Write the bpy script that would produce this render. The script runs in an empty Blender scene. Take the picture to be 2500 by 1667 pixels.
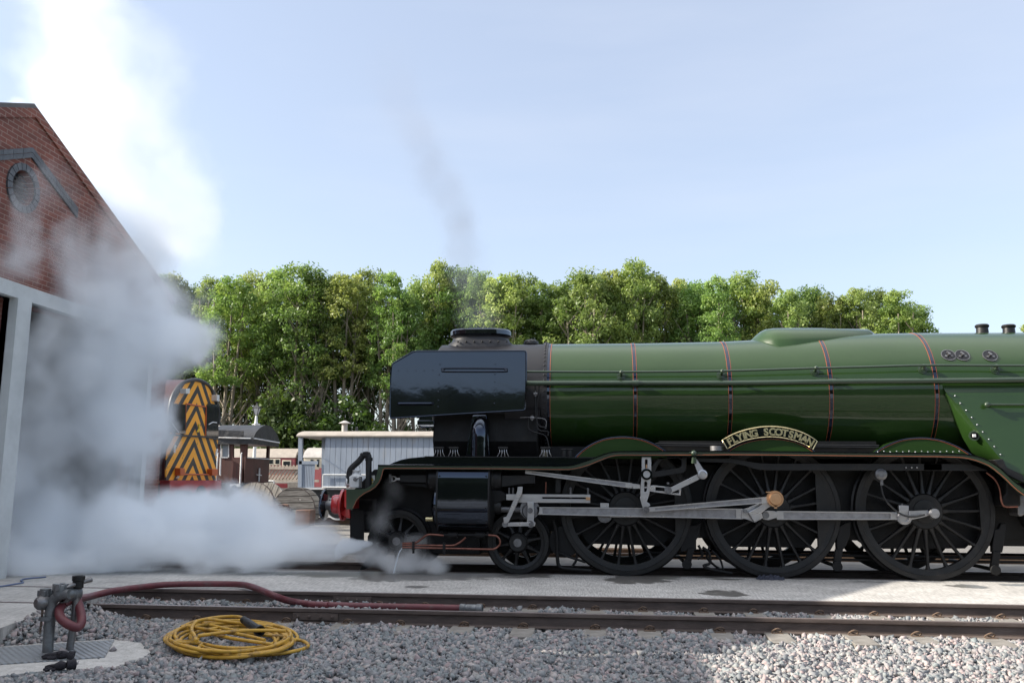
import bpy, bmesh, math, random
import numpy as np
from mathutils import Vector, Matrix
from mathutils.geometry import tessellate_polygon
R_=math.radians; PI=math.pi
random.seed(7); rng=np.random.default_rng(7)
scene=bpy.context.scene; COL=scene.collection
# ------------------------------------------------------------------ camera
FPX=2132.0; PITCH,YAW,ROLL=R_(9.01),R_(5.51),R_(.36)
CAM=Vector((-2.662,-14.741,1.442))
fw=Vector((-math.sin(YAW)*math.cos(PITCH),math.cos(YAW)*math.cos(PITCH),math.sin(PITCH)))
rt0=Vector((math.cos(YAW),math.sin(YAW),0)); up0=rt0.cross(fw)
rt=math.cos(ROLL)*rt0+math.sin(ROLL)*up0; up=-math.sin(ROLL)*rt0+math.cos(ROLL)*up0
cd=bpy.data.cameras.new('camera'); cam=bpy.data.objects.new('camera',cd); COL.objects.link(cam)
cam.matrix_world=Matrix(((rt.x,up.x,-fw.x,CAM.x),(rt.y,up.y,-fw.y,CAM.y),(rt.z,up.z,-fw.z,CAM.z),(0,0,0,1)))
cd.sensor_width=36; cd.lens=FPX/2500*36; cd.clip_start=.1; cd.clip_end=5000
scene.camera=cam
# ------------------------------------------------------------------ world, sun, exposure
SUN=Vector((1,.165,-.535)).normalized()          # direction the light travels
EL=math.asin(-SUN.z); AZ=math.atan2(-SUN.x,-SUN.y)
w=bpy.data.worlds.new('World'); scene.world=w; w.use_nodes=True
nt=w.node_tree; bg=nt.nodes['Background']
sky=nt.nodes.new('ShaderNodeTexSky'); sky.sky_type='NISHITA'; sky.sun_disc=False
sky.sun_elevation=EL; sky.sun_rotation=AZ%(2*PI); sky.air_density=1.0; sky.dust_density=1.6; sky.ozone_density=1.3
bg.inputs[1].default_value=.096
hz_=nt.nodes.new('ShaderNodeMix'); hz_.data_type='RGBA'; hz_.inputs['Factor'].default_value=.22; hz_.inputs['B'].default_value=(3.4,3.6,4.1,1)
nt.links.new(sky.outputs[0],hz_.inputs['A'])
tcw=nt.nodes.new('ShaderNodeTexCoord'); mpw=nt.nodes.new('ShaderNodeMapping'); mpw.inputs['Scale'].default_value=(1.2,2.0,7); mpw.inputs['Rotation'].default_value=(.1,.35,.2)
nzw=nt.nodes.new('ShaderNodeTexNoise'); nzw.inputs['Scale'].default_value=1.6; nzw.inputs['Detail'].default_value=6; nzw.inputs['Roughness'].default_value=.5
mrw=nt.nodes.new('ShaderNodeMapRange'); mrw.inputs['From Min'].default_value=.42; mrw.inputs['From Max'].default_value=.8; mrw.inputs['To Min'].default_value=.42; mrw.inputs['To Max'].default_value=.58
nt.links.new(tcw.outputs['Generated'],mpw.inputs[0]); nt.links.new(mpw.outputs[0],nzw.inputs['Vector']); nt.links.new(nzw.outputs[0],mrw.inputs[0]); nt.links.new(mrw.outputs[0],hz_.inputs['Factor'])
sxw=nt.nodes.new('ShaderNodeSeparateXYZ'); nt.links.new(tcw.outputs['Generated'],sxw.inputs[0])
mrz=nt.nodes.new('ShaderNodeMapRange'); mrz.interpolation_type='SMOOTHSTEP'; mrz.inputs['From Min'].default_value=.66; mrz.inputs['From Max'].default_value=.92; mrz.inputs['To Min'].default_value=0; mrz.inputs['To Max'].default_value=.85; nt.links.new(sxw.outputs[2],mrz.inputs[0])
zenith_fill=nt.nodes.new('ShaderNodeMix'); zenith_fill.data_type='RGBA'; zenith_fill.inputs['B'].default_value=(7.0,7.1,7.3,1); nt.links.new(mrz.outputs[0],zenith_fill.inputs['Factor']); nt.links.new(hz_.outputs['Result'],zenith_fill.inputs['A'])   # brighter zenith, added out of view to lift the ambient light
nt.links.new(zenith_fill.outputs['Result'],bg.inputs[0])
sd=bpy.data.lights.new('sun','SUN'); sd.energy=3.7; sd.angle=R_(.5); sd.color=(1,.93,.82)
so=bpy.data.objects.new('sun',sd); COL.objects.link(so); so.rotation_euler=SUN.to_track_quat('-Z','Y').to_euler()
so.location=(-30,-5,25)
vs=scene.view_settings; vs.view_transform='Standard'; vs.look='None'; vs.exposure=1.45; vs.gamma=1
cy=scene.cycles
cy.use_denoising=True
try: cy.denoiser='OPENIMAGEDENOISE'
except Exception: pass
cy.max_bounces=14; cy.diffuse_bounces=3; cy.glossy_bounces=4; cy.transmission_bounces=4; cy.volume_bounces=12
cy.transparent_max_bounces=16; cy.caustics_reflective=False; cy.caustics_refractive=False
cy.volume_step_rate=1.0; cy.volume_max_steps=256; cy.sample_clamp_indirect=6
# ------------------------------------------------------------------ helpers
def ray(px,py): return fw+rt*((px-1250)/FPX)-up*((py-833.5)/FPX)
def at(px,py,Y):
    d=ray(px,py); return CAM+d*((Y-CAM.y)/d.y)
def atX(px,py,X):
    d=ray(px,py); return CAM+d*((X-CAM.x)/d.x)
def atZ(px,py,Z):
    d=ray(px,py); return CAM+d*((Z-CAM.z)/d.z)
ZO={1:(900,760,3.92),2:(1200,1060,3.92),3:(1700,1060,3.92),4:(1900,760,3.92),5:(800,1060,3.92),6:(350,860,3.92),7:(0,1360,2.94),'R':(2000,1060,3.92),'B':(1300,760,3.36)}
def zz(k,x,y):
    a,b,s=ZO[k]; return (a+x/s,b+y/s)
def za(k,x,y,Y): return at(*zz(k,x,y),Y)
def zX(k,x,y,X): return atX(*zz(k,x,y),X)
def zZ(k,x,y,Z): return atZ(*zz(k,x,y),Z)
def xz(k,pts,Y): return [(p.x,p.z) for p in (za(k,a,b,Y) for a,b in pts)]
ORG={}
class MB:
    def __init__(s): s.v=[]; s.f=[]; s.m=[]
    def add(s,vs,fs,mi=0):
        o=len(s.v); s.v+=[tuple(v) for v in vs]; s.f+=[tuple(i+o for i in f) for f in fs]; s.m+=[mi]*len(fs); return s
    def box(s,x0,x1,y0,y1,z0,z1,mi=0):
        v=[(x,y,z) for z in (z0,z1) for y in (y0,y1) for x in (x0,x1)]
        return s.add(v,[(0,2,3,1),(4,5,7,6),(0,1,5,4),(2,6,7,3),(0,4,6,2),(1,3,7,5)],mi)
    def obox(s,c,ax,ay,az,mi=0):
        c,ax,ay,az=map(Vector,(c,ax,ay,az))
        v=[c+ax*i+ay*j+az*k for k in (-1,1) for j in (-1,1) for i in (-1,1)]
        return s.add(v,[(0,2,3,1),(4,5,7,6),(0,1,5,4),(2,6,7,3),(0,4,6,2),(1,3,7,5)],mi)
    def pris(s,pts,fa,fb,holes=(),mi=0):
        loops=[list(pts)]+[list(h) for h in holes]; flat=[p for l in loops for p in l]; n=len(flat)
        v=[fa(*p) for p in flat]+[fb(*p) for p in flat]; fs=[]
        if holes or True:
            tr=tessellate_polygon([[Vector((p[0],p[1],0)) for p in l] for l in loops])
            fs+=[t for t in tr]+[tuple(i+n for i in reversed(t)) for t in tr]
        o=0
        for l in loops:
            m=len(l)
            for i in range(m):
                j=(i+1)%m; fs.append((o+i,o+j,o+j+n,o+i+n))
            o+=m
        return s.add(v,fs,mi)
    def prism(s,pts,y0,y1,holes=(),mi=0): return s.pris(pts,lambda a,b:(a,y0,b),lambda a,b:(a,y1,b),holes,mi)
    def prismX(s,pts,x0,x1,holes=(),mi=0): return s.pris(pts,lambda a,b:(x0,a,b),lambda a,b:(x1,a,b),holes,mi)
    def prismZ(s,pts,z0,z1,holes=(),mi=0): return s.pris(pts,lambda a,b:(a,b,z0),lambda a,b:(a,b,z1),holes,mi)
    def tube(s,path,r,n=8,closed=False,mi=0):
        P=[Vector(p) for p in path]; m=len(P); rr=r if isinstance(r,(list,tuple)) else [r]*m
        vs=[]; fs=[]; u=None
        for i in range(m):
            a=P[(i-1)%m] if (closed or i>0) else P[i]; b=P[(i+1)%m] if (closed or i<m-1) else P[i]
            t=(b-a); t=t.normalized() if t.length>1e-9 else Vector((1,0,0))
            if u is None:
                u=t.cross(Vector((0,0,1)))
                if u.length<.01: u=t.cross(Vector((0,1,0)))
            u=(u-t*u.dot(t))
            if u.length<1e-6: u=t.orthogonal()
            u.normalize(); q=t.cross(u)
            for k in range(n):
                an=2*PI*k/n; vs.append(P[i]+(u*math.cos(an)+q*math.sin(an))*rr[i])
        for i in range(m if closed else m-1):
            j=(i+1)%m
            for k in range(n):
                l=(k+1)%n; fs.append((i*n+k,i*n+l,j*n+l,j*n+k))
        if not closed:
            fs.append(tuple(range(n-1,-1,-1))); fs.append(tuple((m-1)*n+k for k in range(n)))
        return s.add(vs,fs,mi)
    def lathe(s,prof,o,ax=(0,0,1),n=24,su=1,sv=1,mi=0,a0=0,a1=2*PI,u=None):
        ax=Vector(ax).normalized(); o=Vector(o)
        u=Vector(u) if u else (Vector((1,0,0)) if abs(ax.x)<.9 else Vector((0,1,0)))
        u=(u-ax*u.dot(ax)).normalized(); q=ax.cross(u); full=abs(a1-a0-2*PI)<1e-6
        cnt=n if full else n+1; vs=[]; fs=[]
        for r,t in prof:
            for k in range(cnt):
                an=a0+(a1-a0)*k/n; vs.append(o+ax*t+u*(math.cos(an)*r*su)+q*(math.sin(an)*r*sv))
        for i in range(len(prof)-1):
            for k in range(n):
                l=(k+1)%cnt; fs.append((i*cnt+k,i*cnt+l,(i+1)*cnt+l,(i+1)*cnt+k))
        return s.add(vs,fs,mi)
    def disc(s,c,ax,r,h,n=20,mi=0,r2=None):       # solid cylinder from c along ax
        r2=r if r2 is None else r2
        return s.lathe([(0,0),(r,0),(r2,h),(0,h)],c,ax,n,mi=mi)
    def ball(s,c,r,n=8,sx=1,sy=1,sz=1,mi=0):
        vs=[];fs=[];m=n;k=n//2
        for i in range(k+1):
            th=PI*i/k
            for j in range(m):
                ph=2*PI*j/m; vs.append((c[0]+r*sx*math.sin(th)*math.cos(ph),c[1]+r*sy*math.sin(th)*math.sin(ph),c[2]+r*sz*math.cos(th)))
        for i in range(k):
            for j in range(m):
                l=(j+1)%m; fs.append((i*m+j,(i+1)*m+j,(i+1)*m+l,i*m+l))
        return s.add(vs,fs,mi)
    def build(s,name,mats,parent=None,ang=35,bevel=0,org=None,**tags):
        o=Vector(org) if org is not None else (ORG.get(parent.name,Vector((0,0,0))) if parent else Vector((0,0,0)))
        me=bpy.data.meshes.new(name); me.from_pydata([(a-o.x,b-o.y,c-o.z) for a,b,c in s.v],[],s.f)
        if not isinstance(mats,(list,tuple)): mats=[mats]
        for m in mats: me.materials.append(m)
        if len(mats)>1: me.polygons.foreach_set('material_index',s.m)
        bm=bmesh.new(); bm.from_mesh(me); bmesh.ops.remove_doubles(bm,verts=bm.verts,dist=1e-5)
        bmesh.ops.recalc_face_normals(bm,faces=bm.faces); bm.to_mesh(me); bm.free()
        if ang:
            me.shade_smooth(); me.set_sharp_from_angle(angle=R_(ang))
        ob=bpy.data.objects.new(name,me); COL.objects.link(ob)
        if parent: ob.parent=parent; ORG[ob.name]=o
        else: ob.location=o; ORG[ob.name]=o
        if bevel:
            b=ob.modifiers.new('bevel','BEVEL'); b.width=bevel; b.segments=2; b.limit_method='ANGLE'; b.angle_limit=R_(40)
        for k,v in tags.items(): ob[k]=v
        return ob
def thing(name,loc,label,category,group=None):
    o=bpy.data.objects.new(name,None); COL.objects.link(o); o.location=loc; o.empty_display_size=.2
    o['label']=label; o['category']=category
    if group: o['group']=group
    ORG[o.name]=Vector(loc); return o
def dup(root,loc=None,rotz=None,label=None,scale=None):
    r=root.copy(); COL.objects.link(r)
    if loc is not None: r.location=loc
    if rotz is not None: r.rotation_euler=(0,0,rotz)
    if scale is not None: r.scale=scale
    if label: r['label']=label
    for ch in list(root.children):
        c=ch.copy(); COL.objects.link(c); c.parent=r
        for g in list(ch.children):
            d=g.copy(); COL.objects.link(d); d.parent=c
    return r
def arcp(c,r,a0,a1,n): return [(c[0]+r*math.cos(a0+(a1-a0)*i/n),c[1]+r*math.sin(a0+(a1-a0)*i/n)) for i in range(n+1)]
def spl(pts,n=8,closed=False):
    P=[Vector(p) for p in pts]; out=[]; m=len(P)
    for i in range(m if closed else m-1):
        a=P[(i-1)%m] if (closed or i>0) else P[0]*2-P[1]; b=P[i]; c=P[(i+1)%m]
        d=P[(i+2)%m] if (closed or i<m-2) else P[-1]*2-P[-2]
        for k in range(n):
            t=k/n; out.append(.5*((2*b)+(c-a)*t+(2*a-5*b+4*c-d)*t*t+(3*b-a-3*c+d)*t**3))
    if not closed: out.append(P[-1])
    return out
def spl2(pts,n=6): return [(p.x,p.y) for p in spl([(a,b,0) for a,b in pts],n)]
# ------------------------------------------------------------------ materials
def nodes(name):
    m=bpy.data.materials.new(name); m.use_nodes=True; t=m.node_tree; return m,t,t.nodes['Principled BSDF']
def N(t,typ,**kw):
    n=t.nodes.new('ShaderNode'+typ)
    for k,v in kw.items():
        if k.startswith('i_'):
            key=k[2:]; n.inputs[int(key) if key.isdigit() else key].default_value=v
        else: setattr(n,k,v)
    return n
def L(t,a,b): t.links.new(a,b)
def mat(name,c1,c2=None,tint=None,sc=6,det=5,r0=.5,r1=None,metal=0,coat=0,bump=0,bsc=60,st=(1,1,1),lo=.35,hi=.65,spec=.5,coatr=.04,dirt=None,dsc=2,bdist=.01,dlo=.55,dhi=.75):
    m,t,b=nodes(name); b.inputs['Metallic'].default_value=metal; b.inputs['Roughness'].default_value=r0
    b.inputs['Specular IOR Level'].default_value=spec
    if tint: b.inputs['Specular Tint'].default_value=(*tint,1); b.inputs['Coat Tint'].default_value=(*tint,1)
    b.inputs['Coat Weight'].default_value=coat; b.inputs['Coat Roughness'].default_value=coatr
    tc=N(t,'TexCoord'); mp=N(t,'Mapping'); mp.inputs['Scale'].default_value=st; L(t,tc.outputs['Object'],mp.inputs['Vector'])
    col=None
    if c2 is None: b.inputs['Base Color'].default_value=(*c1,1)
    nz=N(t,'TexNoise'); nz.inputs['Scale'].default_value=sc; nz.inputs['Detail'].default_value=det; nz.inputs['Roughness'].default_value=.6; L(t,mp.outputs[0],nz.inputs['Vector'])
    mr=N(t,'MapRange'); mr.inputs['From Min'].default_value=lo; mr.inputs['From Max'].default_value=hi; L(t,nz.outputs[0],mr.inputs[0])
    if c2 is not None:
        mx=N(t,'Mix',data_type='RGBA'); mx.inputs['A'].default_value=(*c1,1); mx.inputs['B'].default_value=(*c2,1)
        L(t,mr.outputs[0],mx.inputs['Factor']); col=mx.outputs['Result']
    if dirt is not None:
        n2=N(t,'TexNoise'); n2.inputs['Scale'].default_value=dsc; n2.inputs['Detail'].default_value=8; n2.inputs['Roughness'].default_value=.7; L(t,mp.outputs[0],n2.inputs['Vector'])
        m2=N(t,'MapRange'); m2.inputs['From Min'].default_value=dlo; m2.inputs['From Max'].default_value=dhi; L(t,n2.outputs[0],m2.inputs[0])
        mx2=N(t,'Mix',data_type='RGBA'); L(t,m2.outputs[0],mx2.inputs['Factor']); mx2.inputs['B'].default_value=(*dirt,1)
        if col: L(t,col,mx2.inputs['A'])
        else: mx2.inputs['A'].default_value=(*c1,1)
        col=mx2.outputs['Result']
    if col: L(t,col,b.inputs['Base Color'])
    if r1 is not None:
        m3=N(t,'MapRange'); m3.inputs['To Min'].default_value=r0; m3.inputs['To Max'].default_value=r1; m3.inputs['From Min'].default_value=.3; m3.inputs['From Max'].default_value=.7
        L(t,nz.outputs[0],m3.inputs[0]); L(t,m3.outputs[0],b.inputs['Roughness'])
    if bump:
        n3=N(t,'TexNoise'); n3.inputs['Scale'].default_value=bsc; n3.inputs['Detail'].default_value=4; L(t,mp.outputs[0],n3.inputs['Vector'])
        bp=N(t,'Bump'); bp.inputs['Strength'].default_value=bump; bp.inputs['Distance'].default_value=bdist; L(t,n3.outputs[0],bp.inputs['Height']); L(t,bp.outputs[0],b.inputs['Normal'])
        if coat: L(t,bp.outputs[0],b.inputs['Coat Normal'])
    return m
GREEN=mat('green_paint',(.016,.043,.008),(.020,.049,.010),sc=1.5,r0=.4,spec=.15,coat=.8,coatr=.035,bump=.12,bsc=1.6,bdist=.03,st=(.6,1,1))
DGREEN=mat('dark_green_paint',(.016,.034,.015),(.021,.04,.018),sc=3,r0=.4,coat=.7,coatr=.08)
BLACK=mat('gloss_black_paint',(.003,.003,.004),(.004,.004,.005),tint=(.62,.75,1.0),sc=3,r0=.05,spec=1.1,bump=.08,bsc=2,bdist=.02)  # blue tint stands in for the reflection of a bluer sky
SATIN=mat('satin_black_paint',(.006,.006,.007),(.011,.011,.011),sc=4,r0=.35,r1=.55,spec=.4,bump=.1,bsc=40,dirt=(.024,.02,.017),dsc=3)
FRAME=mat('oily_black_frame',(.003,.003,.0035),(.007,.0068,.0068),sc=5,r0=.45,r1=.7,spec=.3,bump=.2,bsc=30,dirt=(.016,.013,.01),dsc=4)
WHEEL=mat('wheel_black_paint',(.0055,.0055,.0062),(.0095,.009,.009),sc=5,r0=.32,r1=.5,spec=.42,dirt=(.024,.02,.016),dsc=5)
SMOKE=mat('smokebox_grey_black',(.006,.006,.009),(.010,.0098,.0125),sc=5,r0=.4,r1=.55,bump=.1,bsc=50)
STEEL=mat('polished_steel',(.56,.56,.58),(.42,.415,.42),sc=9,r0=.24,r1=.42,metal=1,bump=.25,bsc=14,bdist=.01,st=(.25,1,1),dirt=(.2,.17,.14),dsc=6,dlo=.58,dhi=.8)
DSTEEL=mat('dull_steel',(.24,.24,.245),(.15,.145,.145),sc=9,r0=.4,r1=.6,metal=.9)
BRONZE=mat('bronze',(.62,.38,.22),(.5,.3,.17),sc=9,r0=.3,r1=.45,metal=1)
COPPER=mat('copper_pipe',(.26,.115,.085),(.17,.08,.06),sc=14,r0=.3,r1=.5,metal=1)
BRASS=mat('brass',(.72,.62,.36),(.6,.5,.28),sc=20,r0=.25,metal=1)
ORANGE=mat('orange_lining',(.36,.10,.045),(.30,.085,.04),sc=5,r0=.5)
RED=mat('buffer_red_paint',(.5,.022,.025),(.42,.02,.02),sc=5,r0=.35,coat=.6,dirt=(.2,.02,.02),dsc=6)
WHITEP=mat('white_enamel',(.75,.75,.74),(.65,.65,.63),sc=6,r0=.35,coat=.4)
RUBBER=mat('black_rubber',(.009,.009,.01),(.014,.014,.014),sc=20,r0=.5)
RUST=mat('rail_rust_brown',(.105,.078,.066),(.07,.053,.046),sc=8,r0=.7,r1=.9,bump=.3,bsc=50,dirt=(.15,.12,.105),dsc=2,st=(.5,1,2))
RAILTOP=mat('rail_head_steel',(.32,.27,.255),(.2,.16,.15),sc=6,r0=.35,r1=.6,metal=.6,st=(.15,1,1))
CLIP=mat('clip_rust',(.15,.095,.06),(.09,.065,.05),sc=30,r0=.7,r1=.9,bump=.3)
CONC=mat('sleeper_concrete',(.24,.22,.195),(.17,.155,.135),sc=7,r0=.85,bump=.35,bsc=70,dirt=(.15,.13,.11),dsc=5)
def ballmat(name,ramp):
    m,t,b=nodes(name); at_=N(t,'Attribute',attribute_name='rnd'); cr=N(t,'ValToRGB'); e=cr.color_ramp.elements
    cr.color_ramp.interpolation='LINEAR'
    for i,(p,c) in enumerate(ramp):
        el=e[i] if i<2 else e.new(p); el.position=p; el.color=(*c,1)
    L(t,at_.outputs['Fac'],cr.inputs[0])
    tc=N(t,'TexCoord'); nz=N(t,'TexNoise'); nz.inputs['Scale'].default_value=90; nz.inputs['Detail'].default_value=4; L(t,tc.outputs['Object'],nz.inputs['Vector'])
    mr=N(t,'MapRange'); mr.inputs['To Min'].default_value=.7; mr.inputs['To Max'].default_value=1.25; L(t,nz.outputs[0],mr.inputs[0])
    mx=N(t,'Mix',data_type='RGBA',blend_type='MULTIPLY'); mx.inputs['Factor'].default_value=1; L(t,cr.outputs[0],mx.inputs['A']); L(t,mr.outputs[0],mx.inputs['B'])
    L(t,mx.outputs['Result'],b.inputs['Base Color']); b.inputs['Roughness'].default_value=.8
    return m,t,b,nz
STONE,t_,b_,n_=ballmat('granite_ballast',[(0,(.15,.157,.165)),(1,(.34,.265,.26)),(.18,(.2,.215,.22)),(.38,(.285,.255,.255)),(.58,(.2,.225,.225)),(.8,(.37,.335,.315))])
bp=N(t_,'Bump'); bp.inputs['Strength'].default_value=.4; bp.inputs['Distance'].default_value=.004; L(t_,n_.outputs[0],bp.inputs['Height']); L(t_,bp.outputs[0],b_.inputs['Normal'])
def leafmat(name,cols,trans=.4):
    m,t,b=nodes(name); at_=N(t,'Attribute',attribute_name='rnd'); cr=N(t,'ValToRGB'); e=cr.color_ramp.elements
    for i,(p,c) in enumerate(cols):
        el=e[i] if i<2 else e.new(p); el.position=p; el.color=(*c,1)
    L(t,at_.outputs['Fac'],cr.inputs[0]); oi=N(t,'ObjectInfo'); hv=N(t,'HueSaturation'); mh=N(t,'MapRange'); mh.inputs['To Min'].default_value=.475; mh.inputs['To Max'].default_value=.515; L(t,oi.outputs['Random'],mh.inputs[0]); L(t,mh.outputs[0],hv.inputs['Hue'])
    mw=N(t,'Math',operation='MULTIPLY',i_1=7.31); L(t,oi.outputs['Random'],mw.inputs[0]); mf=N(t,'Math',operation='FRACT'); L(t,mw.outputs[0],mf.inputs[0]); mv=N(t,'MapRange'); mv.inputs['To Min'].default_value=.75; mv.inputs['To Max'].default_value=1.3; L(t,mf.outputs[0],mv.inputs[0]); L(t,mv.outputs[0],hv.inputs['Value']); L(t,cr.outputs[0],hv.inputs['Color'])
    L(t,hv.outputs[0],b.inputs['Base Color']); b.inputs['Roughness'].default_value=.45
    b.inputs['Specular IOR Level'].default_value=.35
    tr=N(t,'BsdfTranslucent'); hs=N(t,'HueSaturation'); hs.inputs['Value'].default_value=1.5; hs.inputs['Saturation'].default_value=1.1
    L(t,hv.outputs[0],hs.inputs['Color']); L(t,hs.outputs[0],tr.inputs[0])
    mx=N(t,'MixShader'); mx.inputs[0].default_value=trans; L(t,b.outputs[0],mx.inputs[1]); L(t,tr.outputs[0],mx.inputs[2])
    L(t,mx.outputs[0],t.nodes['Material Output'].inputs['Surface']); return m
# ================================================================== SETTING: ground, concrete, tracks
YN0,YN1=-4.79,-3.36           # rails of the near track
def conc_mat(name,spots,wet=True):
    m,t,b=nodes(name); tc=N(t,'TexCoord'); O=tc.outputs['Object']
    n1=N(t,'TexNoise',i_Scale=1.3,i_Detail=9,i_Roughness=.72); L(t,O,n1.inputs['Vector'])
    mp=N(t,'Mapping'); mp.inputs['Scale'].default_value=(52,5,1); mp.inputs['Rotation'].default_value=(0,0,.75); L(t,O,mp.inputs['Vector'])
    n2=N(t,'TexNoise',i_Scale=1.0,i_Detail=3); L(t,mp.outputs[0],n2.inputs['Vector'])
    n3=N(t,'TexNoise',i_Scale=28,i_Detail=6,i_Roughness=.7); L(t,O,n3.inputs['Vector'])
    cr=N(t,'ValToRGB'); e=cr.color_ramp.elements; e[0].position=.3; e[0].color=(.33,.315,.295,1); e[1].position=.72; e[1].color=(.54,.52,.49,1); L(t,n1.outputs[0],cr.inputs[0])
    def mul(a,bv,f0,f1,lo,hi):
        mr=N(t,'MapRange'); mr.inputs['From Min'].default_value=lo; mr.inputs['From Max'].default_value=hi; mr.inputs['To Min'].default_value=f0; mr.inputs['To Max'].default_value=f1; L(t,bv,mr.inputs[0])
        mx=N(t,'Mix',data_type='RGBA',blend_type='MULTIPLY'); mx.inputs['Factor'].default_value=1; L(t,a,mx.inputs['A']); L(t,mr.outputs[0],mx.inputs['B']); return mx.outputs['Result']
    c=mul(cr.outputs[0],n2.outputs[0],.70,1.14,.35,.62); c=mul(c,n3.outputs[0],.82,1.08,.3,.55)
    sx=N(t,'SeparateXYZ'); L(t,O,sx.inputs[0])
    # stains: soft spots of dirt and oil with a ragged outline
    nw=N(t,'TexNoise',i_Scale=4,i_Detail=6,i_Roughness=.65); L(t,O,nw.inputs['Vector']); tot=None
    for (x,y,rx,ry) in spots:
        a=N(t,'Math',operation='SUBTRACT',i_1=x); L(t,sx.outputs[0],a.inputs[0]); a2=N(t,'Math',operation='DIVIDE',i_1=rx); L(t,a.outputs[0],a2.inputs[0])
        b2=N(t,'Math',operation='SUBTRACT',i_1=y); L(t,sx.outputs[1],b2.inputs[0]); b3=N(t,'Math',operation='DIVIDE',i_1=ry); L(t,b2.outputs[0],b3.inputs[0])
        p=N(t,'Math',operation='MULTIPLY'); L(t,a2.outputs[0],p.inputs[0]); L(t,a2.outputs[0],p.inputs[1])
        q=N(t,'Math',operation='MULTIPLY_ADD'); L(t,b3.outputs[0],q.inputs[0]); L(t,b3.outputs[0],q.inputs[1]); L(t,p.outputs[0],q.inputs[2])
        r=N(t,'Math',operation='MULTIPLY_ADD',i_1=4.2); L(t,nw.outputs[0],r.inputs[0]); L(t,q.outputs[0],r.inputs[2])
        s=N(t,'MapRange'); s.inputs['From Min'].default_value=3.0; s.inputs['From Max'].default_value=2.72; L(t,r.outputs[0],s.inputs[0])
        if tot is None: tot=s.outputs[0]
        else:
            u=N(t,'Math',operation='MAXIMUM'); L(t,tot,u.inputs[0]); L(t,s.outputs[0],u.inputs[1]); tot=u.outputs[0]
    sf=N(t,'Math',operation='MULTIPLY',i_1=.78); L(t,tot,sf.inputs[0])
    mx=N(t,'Mix',data_type='RGBA'); L(t,sf.outputs[0],mx.inputs['Factor']); L(t,c,mx.inputs['A']); mx.inputs['B'].default_value=(.085,.078,.07,1)
    L(t,mx.outputs['Result'],b.inputs['Base Color'])
    rr=N(t,'MapRange'); rr.inputs['To Min'].default_value=.85; rr.inputs['To Max'].default_value=.28; L(t,tot,rr.inputs[0]); L(t,rr.outputs[0],b.inputs['Roughness'])
    bp=N(t,'Bump',i_Strength=.35,i_Distance=.006); L(t,n2.outputs[0],bp.inputs['Height']); L(t,bp.outputs[0],b.inputs['Normal'])
    return m
def spot(k,x,y,rx,ry):
    p=zZ(k,x,y,0); return (p.x,p.y,rx,ry*2.4)
SPOTS=[spot(2,1450,1400,.42,.16),spot(2,1300,1420,.25,.08),spot(5,1000,1360,.8,.22),spot(5,600,1375,.7,.18),spot(5,1900,1350,.5,.16),spot(3,265,1520,.30,.17),spot('R',1430,1452,.30,.10),spot(2,1500,1365,.55,.2),spot(2,1250,1390,.35,.13),spot(2,1900,1350,1.0,.12),spot(5,760,1340,1.5,.34),spot(5,1500,1335,1.1,.2),spot(5,150,1340,1.0,.2),spot(3,1100,1375,.7,.09),spot(5,850,1458,.2,.06),spot(2,200,1345,.7,.1),spot(3,300,1385,.3,.05),spot(3,1650,1410,.3,.03),spot('R',1900,1440,.3,.06)]
SLABM=conc_mat('yard_concrete',SPOTS)
GROUNDM=mat('yard_gravel',(.21,.195,.175),(.13,.122,.112),sc=14,det=8,r0=.9,bump=.8,bsc=25,bdist=.04,dirt=(.12,.115,.1),dsc=.7)
PITM=mat('oily_floor',(.04,.037,.034),(.085,.08,.073),sc=3,r0=.35,r1=.8,bump=.3,bsc=30)
def struct(mb,name,m,**k):
    o=mb.build(name,m,None,ang=None,**k); o['kind']='structure'; return o
g=MB(); g.add([(-700,-500,-.215),(700,-500,-.215),(700,900,-.215),(-700,900,-.215)],[(0,1,2,3)])
struct(g,'ground',GROUNDM)
E1=zZ(7,330,390,0); E0=zZ(7,0,505,0)
def edgeX(y): return E1.x+(E0.x-E1.x)*(y-E1.y)/(E0.y-E1.y)
a=MB()
a.prismZ([(-11.25,-.795),(10,-.795),(10,YN1+.03),(-11.25,YN1+.03)],-.21,0)
struct(a,'concrete_slab',SLABM)
a=MB()
a.prismZ([(-11.25,YN1-.045),(edgeX(YN1),YN1-.045),(edgeX(YN0+.05),YN0+.05),(-11.25,YN0+.05)],-.21,-.002)
a.prismZ([(-11.25,YN0-.05),(edgeX(YN0-.05),YN0-.05),(edgeX(-8.6),-8.6),(-11.25,-8.6)],-.21,-.002)
struct(a,'concrete_apron',SLABM)
PATHM=mat('worn_path_concrete',(.2,.185,.165),(.13,.12,.11),sc=4,det=8,r0=.85,bump=.4,bsc=30)
a=MB(); a.box(-11.25,10,.79,2.3,-.21,-.004); struct(a,'concrete_path',PATHM)
a=MB(); a.box(-11.25,10,-.66,.66,-.2,-.15); struct(a,'track_bed',PITM)
def rail_mb(x0,x1,y,z=0):
    m=MB(); hw=.035
    pr=[(-hw,0),(-hw-.002,-.01),(-hw,-.036),(-.009,-.05),(-.009,-.135),(-.068,-.148),(-.068,-.158),(.068,-.158),(.068,-.148),(.009,-.135),(.009,-.05),(hw,-.036),(hw+.002,-.01),(hw,0)]
    m.prismX([(y+a,z+b) for a,b in pr],x0,x1)
    hd=MB(); hd.box(x0,x1,y-.031,y+.031,z+.0,z+.002)
    return m,hd
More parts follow.
